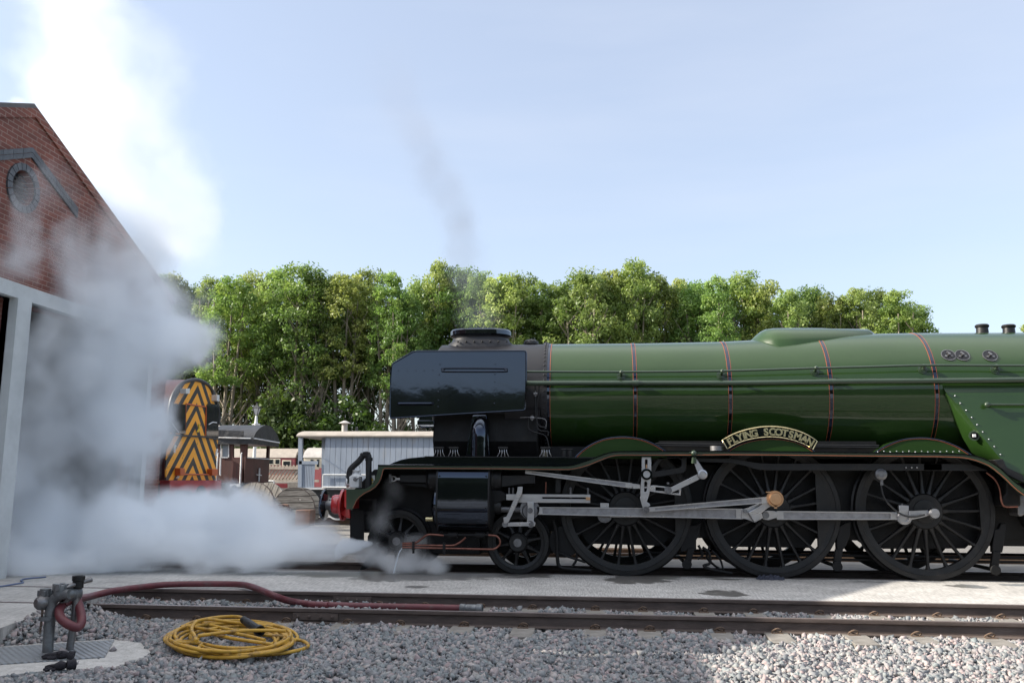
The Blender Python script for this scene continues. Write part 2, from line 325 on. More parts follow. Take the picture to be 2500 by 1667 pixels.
def clip_path(x,y,s,z=-.15):
    return spl([(x-.05,y-s*.045,z),(x-.04,y-s*.075,z+.03),(x-.0,y-s*.10,z+.055),(x+.045,y-s*.085,z+.04),(x+.04,y-s*.05,z+.012),(x,y-s*.035,z+.02),(x-.02,y-s*.06,z+.035)],5)
def rail(x0,x1,y,label,cat='rail',group=None,clips=(),plates=(),mt=RUST,z=0,both=False):
    m,hd=rail_mb(x0,x1,y,z)
    o=m.build('rail',mt,None,org=((x0+x1)/2,y,z-.16)); o['label']=label; o['category']=cat
    if group: o['group']=group
    hd.build('rail_head',RAILTOP,o)
    for x in clips:
        c=MB(); c.tube(clip_path(x,y-.0,1),.008,6); c.box(x-.06,x+.06,y-.13,y-.075,z-.165,z-.14); c.build('rail_clip',CLIP,o)
        c=MB(); c.tube([(2*x-p[0],2*y-p[1],p[2]) for p in clip_path(x,y,1)],.0095,6); c.build('rail_clip',CLIP,o)
    for (xa,xb) in plates:
        c=MB(); c.box(xa,xb,y-.034,y-.009,z-.125,z-.045); 
        for i in range(4):
            xx=xa+(xb-xa)*(.12+.253*i); c.disc((xx,y-.034,z-.085),(0,-1,0),.02,.015,6); c.disc((xx,y-.049,z-.085),(0,-1,0),.011,.012,8)
        c.build('fishplate',RUST,o,bevel=.003)
    return o
SLPX=[238,360,483,590,700,849,976,1131,1274,1448,1580,1749,1887,2072,2224,2401,2580]
SLX=[at(p,1505,YN0).x+.02 for p in SLPX]
pl=[(at(717,1495,YN0).x,at(827,1495,YN0).x)]; pf=[(at(815,1455,YN1).x,at(908,1455,YN1).x)]
rail(-11.25,11,YN0,'brown rail nearest the camera, along the edge of the loose ballast',clips=SLX,plates=pl)
rail(-11.25,11,YN1,'brown rail set against the near edge of the pale concrete slab',clips=SLX,plates=pf)
rail(-11.25,11,-.7175,'near rail under the green engine, flush with the concrete slab',mt=RUST)
rail(-11.25,11,.7175,'far rail under the green engine, seen between its wheels',mt=RUST)
# sleepers of the near track: one build, then copies
s=MB(); s.prismX([(-1.25,-.2),(-1.25,.0),(-.9,.015),(-.45,.015),(0,-.02),(.45,.015),(.9,.015),(1.25,0),(1.25,-.2)],-.125,.125)
cx=(YN0+YN1)/2
sl0=None
for i,x in enumerate(SLX):
    if sl0 is None:
        sl0=o=s.build('sleeper',CONC,None,bevel=.012)
    else:
        o=sl0.copy(); COL.objects.link(o)
    o.location=(x,cx,-.158-random.random()*.006); o.rotation_euler=(0,0,random.uniform(-.012,.012))
    o['label']='grey concrete sleeper under the brown rails of the empty near track'; o['category']='sleeper'; o['group']='concrete sleepers of the near track'
# loose pad of concrete round the hydrant
PZ=-.165
pad=[zZ(7,x,y,PZ) for x,y in [(-260,720),(0,640),(400,610),(800,585),(920,600),(1010,612),(1085,680),(990,742),(900,765),(830,792),(560,800),(300,815),(0,850),(-260,900)]]
a=MB(); a.prismZ([(p.x,p.y) for p in pad],-.24,PZ)
PADM=mat('rough_pale_concrete',(.52,.5,.47),(.4,.385,.36),sc=9,det=8,r0=.9,bump=.8,bsc=22,bdist=.03,dirt=(.2,.19,.17),dsc=7)
struct(a,'concrete_pad',PADM)
# ------------------------------------------------------------------ ballast: loose stones, one mesh
def inpoly(px,py,poly):
    r=np.zeros(px.shape,bool); j=len(poly)-1
    for i in range(len(poly)):
        xi,yi=poly[i]; xj,yj=poly[j]
        c=((yi>py)!=(yj>py))&(px<(xj-xi)*(py-yi)/(yj-yi+1e-12)+xi); r^=c; j=i
    return r
def ico():
    t=(1+5**.5)/2; v=np.array([(-1,t,0),(1,t,0),(-1,-t,0),(1,-t,0),(0,-1,t),(0,1,t),(0,-1,-t),(0,1,-t),(t,0,-1),(t,0,1),(-t,0,-1),(-t,0,1)],float); v/=np.linalg.norm(v[0])
    f=np.array([(0,11,5),(0,5,1),(0,1,7),(0,7,10),(0,10,11),(1,5,9),(5,11,4),(11,10,2),(10,7,6),(7,1,8),(3,9,4),(3,4,2),(3,2,6),(3,6,8),(3,8,9),(4,9,5),(2,4,11),(6,2,10),(8,6,7),(9,8,1)]); return v,f
def np_mesh(name,V,F,attr=None):
    me=bpy.data.meshes.new(name); me.vertices.add(len(V)); me.vertices.foreach_set('co',V.astype(np.float32).ravel())
    k=F.shape[1]; me.loops.add(F.size); me.loops.foreach_set('vertex_index',F.astype(np.int32).ravel())
    me.polygons.add(len(F)); me.polygons.foreach_set('loop_start',np.arange(0,F.size,k,dtype=np.int32))
    me.update(calc_edges=True)
    if attr is not None:
        a=me.attributes.new('rnd','FLOAT','FACE'); a.data.foreach_set('value',attr.astype(np.float32))
    return me
def stones(X,Y,Z,S):
    # split granite: boxes with sheared corners
    n=len(X); var=[]
    cube=np.array([(x,y,z) for z in (-1,1) for y in (-1,1) for x in (-1,1)],float)
    fi=np.array([(0,2,3),(0,3,1),(4,5,7),(4,7,6),(0,1,5),(0,5,4),(2,6,7),(2,7,3),(0,4,6),(0,6,2),(1,3,7),(1,7,5)])
    for k in range(28):
        v=cube*np.array([1.0,rng.uniform(.55,.9),rng.uniform(.4,.72)])*.78; v=v*rng.uniform(.45,1.18,(8,1))+rng.normal(0,.13,(8,3)); var.append(v)
    var=np.array(var); vi=rng.integers(0,28,n)
    q=rng.normal(size=(n,4)); q[:,1:3]*=.8; q/=np.linalg.norm(q,axis=1)[:,None]; w,x,y,z=q.T
    RM=np.stack([np.stack([1-2*(y*y+z*z),2*(x*y-z*w),2*(x*z+y*w)],1),np.stack([2*(x*y+z*w),1-2*(x*x+z*z),2*(y*z-x*w)],1),np.stack([2*(x*z-y*w),2*(y*z+x*w),1-2*(x*x+y*y)],1)],1)
    V=np.einsum('nij,nkj->nki',RM,var[vi])*S[:,None,None]+np.stack([X,Y,Z],1)[:,None,:]
    F=fi[None]+8*np.arange(n)[:,None,None]
    return V.reshape(-1,3),F.reshape(-1,3),np.repeat(rng.random(n),12)
padp=[(p.x,p.y) for p in pad]
n=112000; X=rng.uniform(-9.2,4.6,n); Y=rng.uniform(-9.6,YN1,n)
near_=Y<-6.4
keep=np.ones(n,bool)
keep&=~((np.abs(Y-YN0)<.07)|(np.abs(Y-YN1)<.07))
keep&=X>np.array([edgeX(y) for y in Y])+rng.normal(0,.03,n)
keep&=~(inpoly(X,Y,padp)&(rng.random(n)>.004))
for sx in SLX:
    on=(np.abs(X-sx)<.125)&(np.abs(Y-cx)<1.23)&((Y<YN0+.1)|(np.abs(Y-cx)<.75))
    keep&=~(on&(rng.random(n)>(.40 if sx<-4.6 else .03)))
X,Y=X[keep],Y[keep]; n=len(X)
S=rng.gamma(7,.0040,n).clip(.011,.052)
bump_=.012*np.sin(X*2.1+Y*1.3)+.01*np.sin(X*5.3-Y*3.1)
mid=(Y>YN0)
Z=-.182+rng.uniform(-.02,.022,n)+bump_+np.where(mid,.005,0)-np.where((Y<-5.35),.006,0)+np.where(mid&(X<-5),.03,0)
def ramp(X,Y):
    ed=np.array([edgeX(y) for y in Y]); return np.where(Y<YN0,.18*np.exp(-((X-ed)/.6)**2)*np.clip((Y+6.45-(X+8.37)*.63)/.4,0,1),0)
Z=Z+ramp(X,Y)
bx_,by_=np.meshgrid(np.linspace(-9.2,4.7,110),np.linspace(-9.7,YN1-.05,60)); bx_=bx_.ravel(); by_=by_.ravel()
bz_=-.196+ramp(bx_,by_)*.95; bz_[inpoly(bx_,by_,padp)]=-.235; bz_=np.where((bx_<np.array([edgeX(y) for y in by_])+.02),-.25,bz_)
gi=np.arange(59)[:,None]*110+np.arange(109)[None,:]; Fg=np.stack([gi,gi+1,gi+111,gi+110],-1).reshape(-1,4)
o=bpy.data.objects.new('ballast_bed',np_mesh('ballast_bed',np.stack([bx_,by_,bz_],1),Fg)); BEDM=mat('ballast_dust',(.10,.098,.095),(.17,.16,.155),sc=30,r0=.95,bump=.8,bsc=45,bdist=.03); o.data.materials.append(BEDM); COL.objects.link(o); o['kind']='structure'
onp=inpoly(X,Y,padp); Z[onp]=PZ+S[onp]*.4
V,F,A=stones(X,Y,Z,S)
o=bpy.data.objects.new('ballast',np_mesh('ballast',V,F,A)); o.data.materials.append(STONE); COL.objects.link(o)
o['kind']='stuff'; o['label']='grey and pink loose granite ballast around the near track'; o['category']='ballast'
# ================================================================== ENGINE SHED
XF=-11.3
BRICK,t,b=nodes('red_brick'); tc=N(t,'TexCoord'); mp=N(t,'Mapping'); mp.inputs['Rotation'].default_value=(0,0,0)
sx=N(t,'SeparateXYZ'); cmb=N(t,'CombineXYZ'); L(t,tc.outputs['Object'],sx.inputs[0]); L(t,sx.outputs[1],cmb.inputs[0]); L(t,sx.outputs[2],cmb.inputs[1])
bt=N(t,'TexBrick',i_Scale=1); bt.inputs['Color1'].default_value=(.25,.085,.06,1); bt.inputs['Color2'].default_value=(.16,.055,.042,1); bt.inputs['Mortar'].default_value=(.33,.25,.21,1)
bt.inputs['Brick Width'].default_value=.225; bt.inputs['Row Height'].default_value=.075; bt.inputs['Mortar Size'].default_value=.005; bt.inputs['Bias'].default_value=.1
L(t,cmb.outputs[0],bt.inputs['Vector'])
nz=N(t,'TexNoise',i_Scale=1.4,i_Detail=6); L(t,tc.outputs['Object'],nz.inputs['Vector']); mr=N(t,'MapRange'); mr.inputs['To Min'].default_value=.35; mr.inputs['To Max'].default_value=1.55; L(t,nz.outputs[0],mr.inputs[0])
mx=N(t,'Mix',data_type='RGBA',blend_type='MULTIPLY'); mx.inputs['Factor'].default_value=1; L(t,bt.outputs[0],mx.inputs['A']); L(t,mr.outputs[0],mx.inputs['B']); L(t,mx.outputs['Result'],b.inputs['Base Color']); b.inputs['Roughness'].default_value=.85
bp=N(t,'Bump',i_Strength=.5,i_Distance=.008); L(t,bt.outputs['Fac'],bp.inputs['Height']); bp.invert=True; L(t,bp.outputs[0],b.inputs['Normal'])
BLUEB=mat('blue_engineering_brick',(.05,.055,.065),(.09,.095,.105),sc=10,r0=.5,bump=.3,bsc=30)
DOORW=mat('pale_steel_frame',(.55,.57,.57),(.48,.5,.5),sc=4,r0=.5)
SLATE=mat('roof_sheet',(.10,.095,.095),(.14,.13,.13),sc=3,r0=.7)
INNER=mat('shed_interior',(.10,.10,.10),(.07,.07,.07),sc=3,r0=.9)
YA,ZA=-2.66,7.09; SLP=.423; YR,YL=2.05,-7.4
def roofz(y): return ZA-SLP*abs(y-YA)
shed=thing('engine_shed',(XF,YA,0),'red brick engine shed with gable and round vent, wrapped in steam','building')
wc=(-2.77,5.77); ring=[(wc[0]+.27*math.cos(k*PI/16),wc[1]+.27*math.sin(k*PI/16)) for k in range(32)]
m=MB(); DH=4.06
m.prismX([(YR,-.21),(YR,roofz(YR)),(YA,ZA),(YL,roofz(YL)),(YL,-.21)],XF-.33,XF,holes=[[(-2.5,-.06),(1.08,-.06),(1.08,DH),(-2.5,DH)],[(-6.4,.01),(-2.82,.01),(-2.82,DH),(-6.4,DH)],ring])
wall=m.build('gable_wall',BRICK,shed,ang=None)
m=MB(); m.box(XF-24,XF-.33,YR-.3,YR,-.21,roofz(YR)-.05); m.box(XF-24,XF-.33,YL,YL+.3,-.21,roofz(YL)-.05); m.box(XF-24.3,XF-24,YL,YR,-.21,5); m.build('side_wall',INNER,shed,ang=None)
m=MB(); m.box(XF-24,XF-.05,-14.5,YL-.3,-.21,5.0); m.build('annex',BRICK,shed,ang=None)
m=MB(); m.prismX([(YR+.25,roofz(YR+.25)+.0),(YA,ZA+.0),(YL-.25,roofz(YL-.25)),(YL-.25,roofz(YL-.25)+.09),(YA,ZA+.09),(YR+.25,roofz(YR+.25)+.09)],XF-24.4,XF-.02); m.build('roof',SLATE,shed,ang=None)
m=MB()
for yy in (YA,): 
    for s in (1,-1):
        for k in range(1,70):
            pass
m.prismX([(YR+.02,roofz(YR)-.14),(YA,ZA-.14),(YL-.02,roofz(YL)-.14),(YL-.02,roofz(YL)+.012),(YA,ZA+.012),(YR+.02,roofz(YR)+.012)],XF,XF+.03); m.build('gable_coping',BRICK,shed,ang=None)
m=MB(); zb=6.46
for k in (0,1):
    z0=zb-k*.085
    for s in (1,-1):
        for i in range(6):
            y0=YA+s*i*.215; y1=YA+s*(i*.215+.208)
            m.prismX([(y0,z0-SLP*1.9*abs(y0-YA)*.55),(y1,z0-SLP*1.9*abs(y1-YA)*.55),(y1,z0-.078-SLP*1.9*abs(y1-YA)*.55),(y0,z0-.078-SLP*1.9*abs(y0-YA)*.55)],XF+.001,XF+.03)
m.build('brick_band',BLUEB,shed,ang=None)
m=MB()
for k in range(20):
    a0=2*PI*k/20+.02; a1=2*PI*(k+1)/20-.02
    m.prismX([(wc[0]+r*math.cos(a),wc[1]+r*math.sin(a)) for r,a in ((.27,a0),(.38,a0),(.38,a1),(.27,a1))],XF+.001,XF+.03)
vent=m.build('round_vent',BLUEB,shed,ang=None)
m=MB()
for k in range(9):
    z=wc[1]-.26+k*.062; hw=math.sqrt(max(.27**2-(z-wc[1])**2,.0001)); m.obox((XF-.12,wc[0],z),(.03,0,-.025),(0,hw,0),(.003,0,.004))
m.box(XF-.2,XF-.18,wc[0]-.28,wc[0]+.28,wc[1]-.28,wc[1]+.28)
m.build('louvre',SATIN,vent,ang=None)
m=MB(); m.box(XF-.1,XF+.14,-2.82,-2.5,.0,DH+.0); m.box(XF-.1,XF+.14,1.08,1.24,0,DH); m.box(XF-.1,XF+.12,-6.4,1.24,DH,DH+.22); m.build('door_frame',DOORW,shed,ang=None)
m=MB()
for k in range(28): m.box(XF-.2,XF-.16,-6.4,-2.82,.01+k*.145,.01+k*.145+.135)
m.build('roller_door',DOORW,shed,ang=None)
for ya,yb in ((-23.5,-21.5),(-34,-28),(-19.2,-18.9),(-20.5,-20.2)):  # pale ground strips added out of view to streak the paintwork reflections
    a=MB(); a.add([(-90,ya,-.2),(90,ya,-.2),(90,yb,-.2),(-90,yb,-.2)],[(0,1,2,3)]); struct(a,'reflection_strip' if yb-ya>1 else 'path',SLABM)
# low wooded ridge behind the viewer, which the paintwork mirrors
RIDGE=mat('ridge_foliage',(.02,.032,.01),(.035,.05,.016),sc=.6,det=8,r0=.9)
m=MB(); nx=160
P=[]
for i in range(nx+1):
    x=-150+300*i/nx; h=8.2+.35*math.sin(x*.07)+.25*math.sin(x*.31+1)+.18*math.sin(x*.83)+rng.uniform(-.2,.2)
    P.append((x,h))
vs_=[];fs_=[]
for i,(x,h) in enumerate(P): vs_+=[(x,-46,-.25),(x,-47.5,h*.55),(x,-50,h),(x,-58,h*.9),(x,-75,-.25)]
for i in range(nx):
    for k in range(4): fs_.append((i*5+k,i*5+5+k,i*5+6+k,i*5+1+k))
m.add(vs_,fs_); struct(m,'hill',RIDGE)
# ================================================================== STEAM LOCOMOTIVE
loco=thing('steam_locomotive',(-1,0,0),'large green and black express steam engine with silver rods and a curved nameplate','steam engine')
ZC=2.84
BPROF=[(-4.2,.885),(-1.9,.886),(-.6,.9),(.4,.945),(1.2,.985),(1.9,1.012),(2.6,1.016),(7,1.0)]
def br(x):
    for (a,ra),(b,rb) in zip(BPROF,BPROF[1:]):
        if a<=x<=b: return ra+(rb-ra)*(x-a)/(b-a)
    return BPROF[-1][1]
xband=[za('B',843,650,-.9).x,za('B',1625,650,-.92).x,za(4,512,740,-1.0).x,za(4,1515,740,-1.01).x]
XSB=za('B',118,650,-.89).x                      # joint of smokebox and boiler
m=MB(); xs=[XSB+.0]+[XSB+(7-XSB)*i/40 for i in range(1,41)]
m.lathe([(br(x),x) for x in xs]+[(0,7)],(0,0,ZC),(1,0,0),96)
boiler=m.build('boiler',GREEN,loco,ang=40)
for bx in xband:
    m=MB(); r=br(bx); m.lathe([(r-.002,bx-.024),(r+.006,bx-.022),(r+.006,bx+.022),(r-.002,bx+.024)],(0,0,ZC),(1,0,0),96)
    bb=m.build('boiler_band',BLACK,boiler,ang=None)
    for s in (-1,1):
        m=MB(); m.lathe([(r-.002,bx+s*.028-.004),(r+.004,bx+s*.028-.004),(r+.004,bx+s*.028+.004),(r-.002,bx+s*.028+.004)],(0,0,ZC),(1,0,0),96); m.build('lining',ORANGE,bb,ang=None) if False else m.build('lining',ORANGE,boiler,ang=None)
m=MB(); r=br(XSB); m.lathe([(r-.01,XSB-.004),(r+.006,XSB-.004),(r+.006,XSB+.04),(r-.001,XSB+.042)],(0,0,ZC),(1,0,0),96); m.build('boiler_band',BLACK,boiler,ang=None)
for d in (-.012,.048):
    m=MB(); m.lathe([(r-.01,XSB+d-.004),(r+.0075,XSB+d-.004),(r+.0075,XSB+d+.004),(r-.01,XSB+d+.004)],(0,0,ZC),(1,0,0),96); m.build('lining',ORANGE,boiler,ang=None)
# smokebox
XF0=za(1,600,1000,-.88).x
m=MB(); m.lathe([(0,XF0-.12),(.3,XF0-.11),(.62,XF0-.06),(.72,XF0-.03),(.74,XF0),(.84,XF0),(.885,XF0+.035),(.885,XSB-.09),(.91,XSB-.09),(.91,XSB-.0),(.8,XSB)],(0,0,ZC),(1,0,0),80)
sbx=m.build('smokebox',SMOKE,loco,ang=35)
m=MB()
for k in range(64):
    a=2*PI*k/64; m.ball((XSB-.045,-.912*math.cos(a),ZC+.912*math.sin(a)),.016,6)
m.build('rivet_ring',SMOKE,sbx,ang=60)
# raised plate beside the deflector
def onb(k,x,y,r):           # point on the near side of the boiler at a traced spot
    Y=-r
    for _ in range(12):
        p=za(k,x,y,Y); dz=p.z-ZC; Y=-math.sqrt(max(r*r-dz*dz,.0004))
    return za(k,x,y,Y)
pa=za(1,1320,345,-.6).x; pb=za(1,1650,345,-.7).x
m=MB(); m.lathe([(.885,pa),(.93,pa),(.93,pb-.01),(.885,pb)],(0,0,ZC),(1,0,0),40,a0=R_(18),a1=R_(75),u=(0,-1,0)); m.build('side_plate',SMOKE,sbx,ang=30,bevel=.006)
# saddle and lower smokebox
m=MB(); s0=za(1,650,1290,-.5).x; s1=za(1,1625,1330,-.7).x
m.pris([(-.86,2.05),(-.72,1.8),(-.78,1.6),(.78,1.6),(.72,1.8),(.86,2.05),(.80,2.6),(-.80,2.6)],lambda a,b:(s0,a,b),lambda a,b:(s1,a,b)); m.build('smokebox_saddle',FRAME,sbx,bevel=.02)
# chimney (oblong double chimney)
cxm=.5*(za(1,783,220,0).x+za(1,1370,220,0).x); hl=.5*(za(1,1370,220,0).x-za(1,783,220,0).x)
zt=za(1,1076,188,0).z; zr=za(1,1076,250,0).z; zb=za(1,1076,322,0).z
def stad(hx,hy,z,n=14):
    o=[]; hx=max(hx,hy)
    for i in range(n+1): a=-PI/2+PI*i/n; o.append((cxm+hx-hy+hy*math.cos(a),hy*math.sin(a),z))
    for i in range(n+1): a=PI/2+PI*i/n; o.append((cxm-hx+hy+hy*math.cos(a),hy*math.sin(a),z))
    return o
def loft(m,rings,cap=True,mi=0):
    n=len(rings[0]); vs=[p for r in rings for p in r]; fs=[]
    for i in range(len(rings)-1):
        for k in range(n):
            l=(k+1)%n; fs.append((i*n+k,i*n+l,(i+1)*n+l,(i+1)*n+k))
    if cap: fs.append(tuple(range(n))); fs.append(tuple((len(rings)-1)*n+k for k in range(n-1,-1,-1)))
    m.add(vs,fs,mi)
m=MB(); loft(m,[stad(hl+.09,.36,zb-.22),stad(hl+.03,.34,zb-.0),stad(hl-.03,.32,zb+.04),stad(hl-.05,.31,zb+.09),stad(hl-.04,.315,zr-.02),stad(hl-.01,.33,zr)])
chim=m.build('chimney',SMOKE,sbx,ang=50)
m=MB(); loft(m,[stad(hl-.03,.33,zr),stad(hl-.0,.345,zr+.015),stad(hl+.0,.35,zt-.03),stad(hl-.03,.33,zt-.004),stad(hl-.06,.3,zt),stad(hl-.08,.28,zt-.02),stad(hl-.09,.27,zr-.0)]); m.build('chimney_rim',BLACK,sbx,ang=40)
m=MB()
for i in range(8):
    x=cxm-hl+.05+i*(2*hl-.1)/7; m.ball((x,-.345,zb+.005),.018,6)
m.build('chimney_bolts',SATIN,sbx,ang=60)
# snifting valve
c=za(1,1555,315,0); m=MB(); m.lathe([(0,.10),(.08,.095),(.125,.06),(.13,.02),(.11,0),(.10,-.03)],(c.x,0,c.z-.02),(0,0,1),24); 
for k in range(12): a=2*PI*k/12; m.ball((c.x+.118*math.cos(a),.118*math.sin(a),c.z+.045),.012,5)
m.build('snifting_valve',RUBBER,sbx,ang=40)
# smoke deflectors
DY=-1.2
def2=spl2([(232,500),(215,545),(212,620),(203,980),(206,1010),(216,1020),(230,1021)],3)
dout=[(420,390),(452,381),(1485,378),(1500,383),(1508,396),(1508,640),(1500,925),(1494,938),(1480,945),(1000,972)]+[(230,1021),(216,1020),(206,1010),(203,980),(210,640),(216,545),(222,515),(236,496)]
def deflector(sgn):
    Y=DY*1.0; ol=xz(1,dout,Y); f=lambda y:-y if sgn>0 else y
    m=MB(); m.prism(ol,f(Y),f(Y+.008)); d=m.build('smoke_deflector',BLACK,loco,ang=None)
    m=MB(); m.tube([(a,f(Y),b) for a,b in ol],.012,8,closed=True); m.build('deflector_beading',BLACK,d)
    if sgn<0:
        m=MB()
        st=[(a,b) for a,b in xz(1,[(742,545),(1285,547),(1302,560),(1285,576),(742,576),(722,562)],Y)]
        sp=spl([(a,Y-.028,b) for a,b in st],4,closed=True); m.tube(sp,.012,8,closed=True); m.build('handrail',BLACK,d)
        m=MB(); p0=za(1,285,885,Y); p1=za(1,615,885,Y); m.tube([(p0.x,Y,p0.z),(p0.x+.02,Y-.05,p0.z),(p0.x+.08,Y-.06,p0.z),(p1.x-.08,Y-.06,p0.z),(p1.x-.02,Y-.05,p0.z),(p1.x,Y,p0.z)],.022,8); m.build('handrail',BLACK,d)
        m=MB()
        for x,y in [(288,565),(370,565),(452,565),(533,565),(615,563),(683,507),(676,605),(671,687),(667,767),(668,850),(665,912),(1213,505),(1210,603),(1208,674),(1206,748),(1205,808),(1203,880)]:
            p=za(1,x,y,Y); m.ball((p.x,Y-.002,p.z),.011,8,sy=.6)
        m.build('rivets',BLACK,d,ang=60)
deflector(-1); deflector(1)
for yy in (-1.12,1.12):
    m=MB()
    for px in (700,1250):
        p=za(1,px,600,-1.1); m.tube([(p.x,math.copysign(.7,yy),ZC+.1),(p.x,math.copysign(1.19,yy),ZC+.1)],.015,6)
    m.build('deflector_stay',SATIN,loco)
p0=za(1,465,1085,-.9); p1=za(1,600,1085,-.9); m=MB(); m.box(p0.x,p1.x+.05,-.92,-.5,p0.z-.0,p0.z+.07); m.build('lamp_bracket',BLACK,sbx,bevel=.01)
# outside steam pipes
for s in (1,-1):
    a=za(1,1057,1385,-1.08); b_=za(1,1057,1120,-1.08); rr=.132
    pth=spl([(a.x,-1.06*s,a.z-.05),(a.x,-1.06*s,b_.z-.22),(a.x,-1.05*s,b_.z-.06),(a.x,-.95*s,b_.z+.06),(a.x,-.75*s,b_.z+.12)],6)
    m=MB(); m.tube(pth,rr,28); m.build('steam_pipe',BLACK,loco,ang=60)
    m=MB(); q=xz(1,[(990,985),(1130,985),(1163,1390),(925,1390)],-.95); m.prism(q,-.95*s,-.7*s); m.build('pipe_fairing',BLACK,loco,bevel=.03)
# dome casing
pts=[('B',1780,243),('B',1800,230),('B',1830,200),('B',1865,170),('B',1905,152),('B',1960,145),('B',2100,143),('B',2352,142),(4,500,171),(4,840,172),(4,875,188),(4,910,212)]
top=[za(k,x,y,0) for k,x,y in pts]; rings=[]
for i,p in enumerate(top):
    base=ZC+br(p.x)-.03; h=max(p.z-base,.01); t=i/(len(top)-1)
    fr=min(1,(p.x-top[0].x)/.35); bk=min(1,(top[-1].x-p.x)/1.5); wd=(.08+.40*math.sqrt(max(fr,0)))*(.3+.7*math.sqrt(max(bk,0)))
    rings.append([(p.x,wd*math.sin(a)*(1+.25*(1-math.cos(a))),base-.25+ (h+.25)*(math.cos(a)**.55 if math.cos(a)>0 else 0)) for a in [(-PI/2+PI*j/16) for j in range(17)]])
m=MB(); loft(m,rings); m.build('dome_casing',GREEN,boiler,ang=60)
# safety valves
for x,y in ((1955,215),(2210,218)):
    c=za(4,x,y,0); m=MB(); m.lathe([(.11,-.05),(.11,.0),(.095,.015),(.09,.1),(.105,.115),(.108,.14),(.09,.158),(.05,.165),(0,.165)],(c.x,0,c.z-.005),(0,0,1),24); m.build('safety_valve',SATIN,boiler,ang=40)
# washout plugs
for x,y in ((1628,420),(1760,422),(2025,425)):
    p=onb(4,x,y,1.015); nrm=Vector((0,p.y,p.z-ZC)).normalized()
    m=MB(); m.disc(p-nrm*.01,nrm,.098,.016,28); plug=m.build('washout_plug',SMOKE,boiler,ang=30)
    m=MB(); m.lathe([(.098,0),(.098,.014),(.108,.014),(.108,0)],p-nrm*.004,nrm,28)
    for j in range(3):
        an=j*2.1; u=nrm.cross(Vector((1,0,0))).normalized(); v=nrm.cross(u); m.disc(p+u*.05*math.cos(an)+v*.05*math.sin(an),nrm,.018,.02,8)
    m.disc(p,nrm,.022,.05,6); m.build('plug_nut',DSTEEL,plug,ang=30)
# firebox flank and throat wedge
def fw_half(z):           # half width of the firebox at height z
    if z>=ZC: return math.sqrt(max(1.0-(z-ZC)**2,0))
    t=(ZC-z)/(ZC-1.75); return 1.012+.215*t
RE=[za(4,x,y,-1.065-.15*min(1,max(0,(y-790)/620))) for x,y in [(1600,768),(1660,810),(1740,905),(1850,1060),(1960,1205),(2060,1330),(2130,1410)]]
LE=[za(4,x,y,-1.03+.045*i) for i,(x,y) in enumerate([(1592,795),(1600,850),(1640,950),(1700,1080),(1770,1220),(1850,1350),(1990,1440)])]
vs_=[];fs_=[];nn=len(RE)
for a,b_ in zip(LE,RE):
    for j in range(6):
        t=j/5; p=a.lerp(b_,t); bul=math.sin(PI*t)*.5; p.y-= .09*bul*math.sin(PI*t*.5+.6); vs_.append(p)
for i in range(nn-1):
    for j in range(5): fs_.append((i*6+j,i*6+j+1,i*6+7+j,i*6+6+j))
m=MB(); m.add(vs_,fs_); wedge=m.build('throat_plate',GREEN,loco,ang=70)
vs_=[];fs_=[]
for p in RE:
    for x in (p.x,4.2,5.6): vs_.append((x,p.y,p.z))
last=RE[-1]
for x in (last.x+.15,4.2,5.6): vs_.append((x,last.y-.01,1.45))
for i in range(len(RE)):
    for j in range(2): fs_.append((i*3+j,i*3+j+1,i*3+4+j,i*3+3+j))
tp=RE[0]
vs2=[(tp.x,tp.y,tp.z),(4.2,tp.y,tp.z),(5.6,tp.y,tp.z)]
for k in range(1,7):
    z=tp.z+(ZC+.35-tp.z)*k/6; y=-br(4)*math.sqrt(max(1-((z-ZC)/br(4))**2,0))-.012*(1-k/6)
    vs2+=[(tp.x-.06*k/6,y,z),(4.2,y,z),(5.6,y,z)]
m=MB(); m.add(vs_,fs_); m.add(vs2,[(i*3+j,i*3+j+1,i*3+4+j,i*3+3+j) for i in range(6) for j in range(2)])
fb=m.build('firebox',GREEN,loco,ang=70)
m=MB()
for x,y in [(1690,808),(1743,878),(1798,946),(1852,1015),(1905,1083),(1958,1153),(2015,1223),(2068,1293),(2127,1368)]:
    t=(y-790)/620; p=za(4,x,y,-1.07-.15*t); m.ball((p.x,p.y,p.z),.013,6)
m.build('rivets',STEEL,fb,ang=60)
c=za(4,1875,1188,-1.12); m=MB(); m.lathe([(.0,-.03),(.05,-.03),(.05,.0),(.075,.0),(.075,-.03)],c,(-.3,-1,0),20); pl_=m.build('washout_door',DGREEN,wedge,ang=30)
m=MB(); m.disc(c+Vector((.005,.0,0)),(-.3,-1,0),.05,.012,16,mi=0); m.obox(c+Vector((-.012,-.03,0)),(.022,0,0),(0,.01,0),(0,0,.022),mi=1); m.build('door_bolt',[BLACK,WHITEP],wedge,ang=30)
m=MB(); q=[za(4,x,y,-1.26) for x,y in [(2060,1420),(2150,1410),(2190,1490),(2352,1568),(2352,1640),(2200,1568)]]; m.prism([(p.x,p.z) for p in q],-1.26,-1.0); m.build('ash_casing',SATIN,fb,bevel=.01)
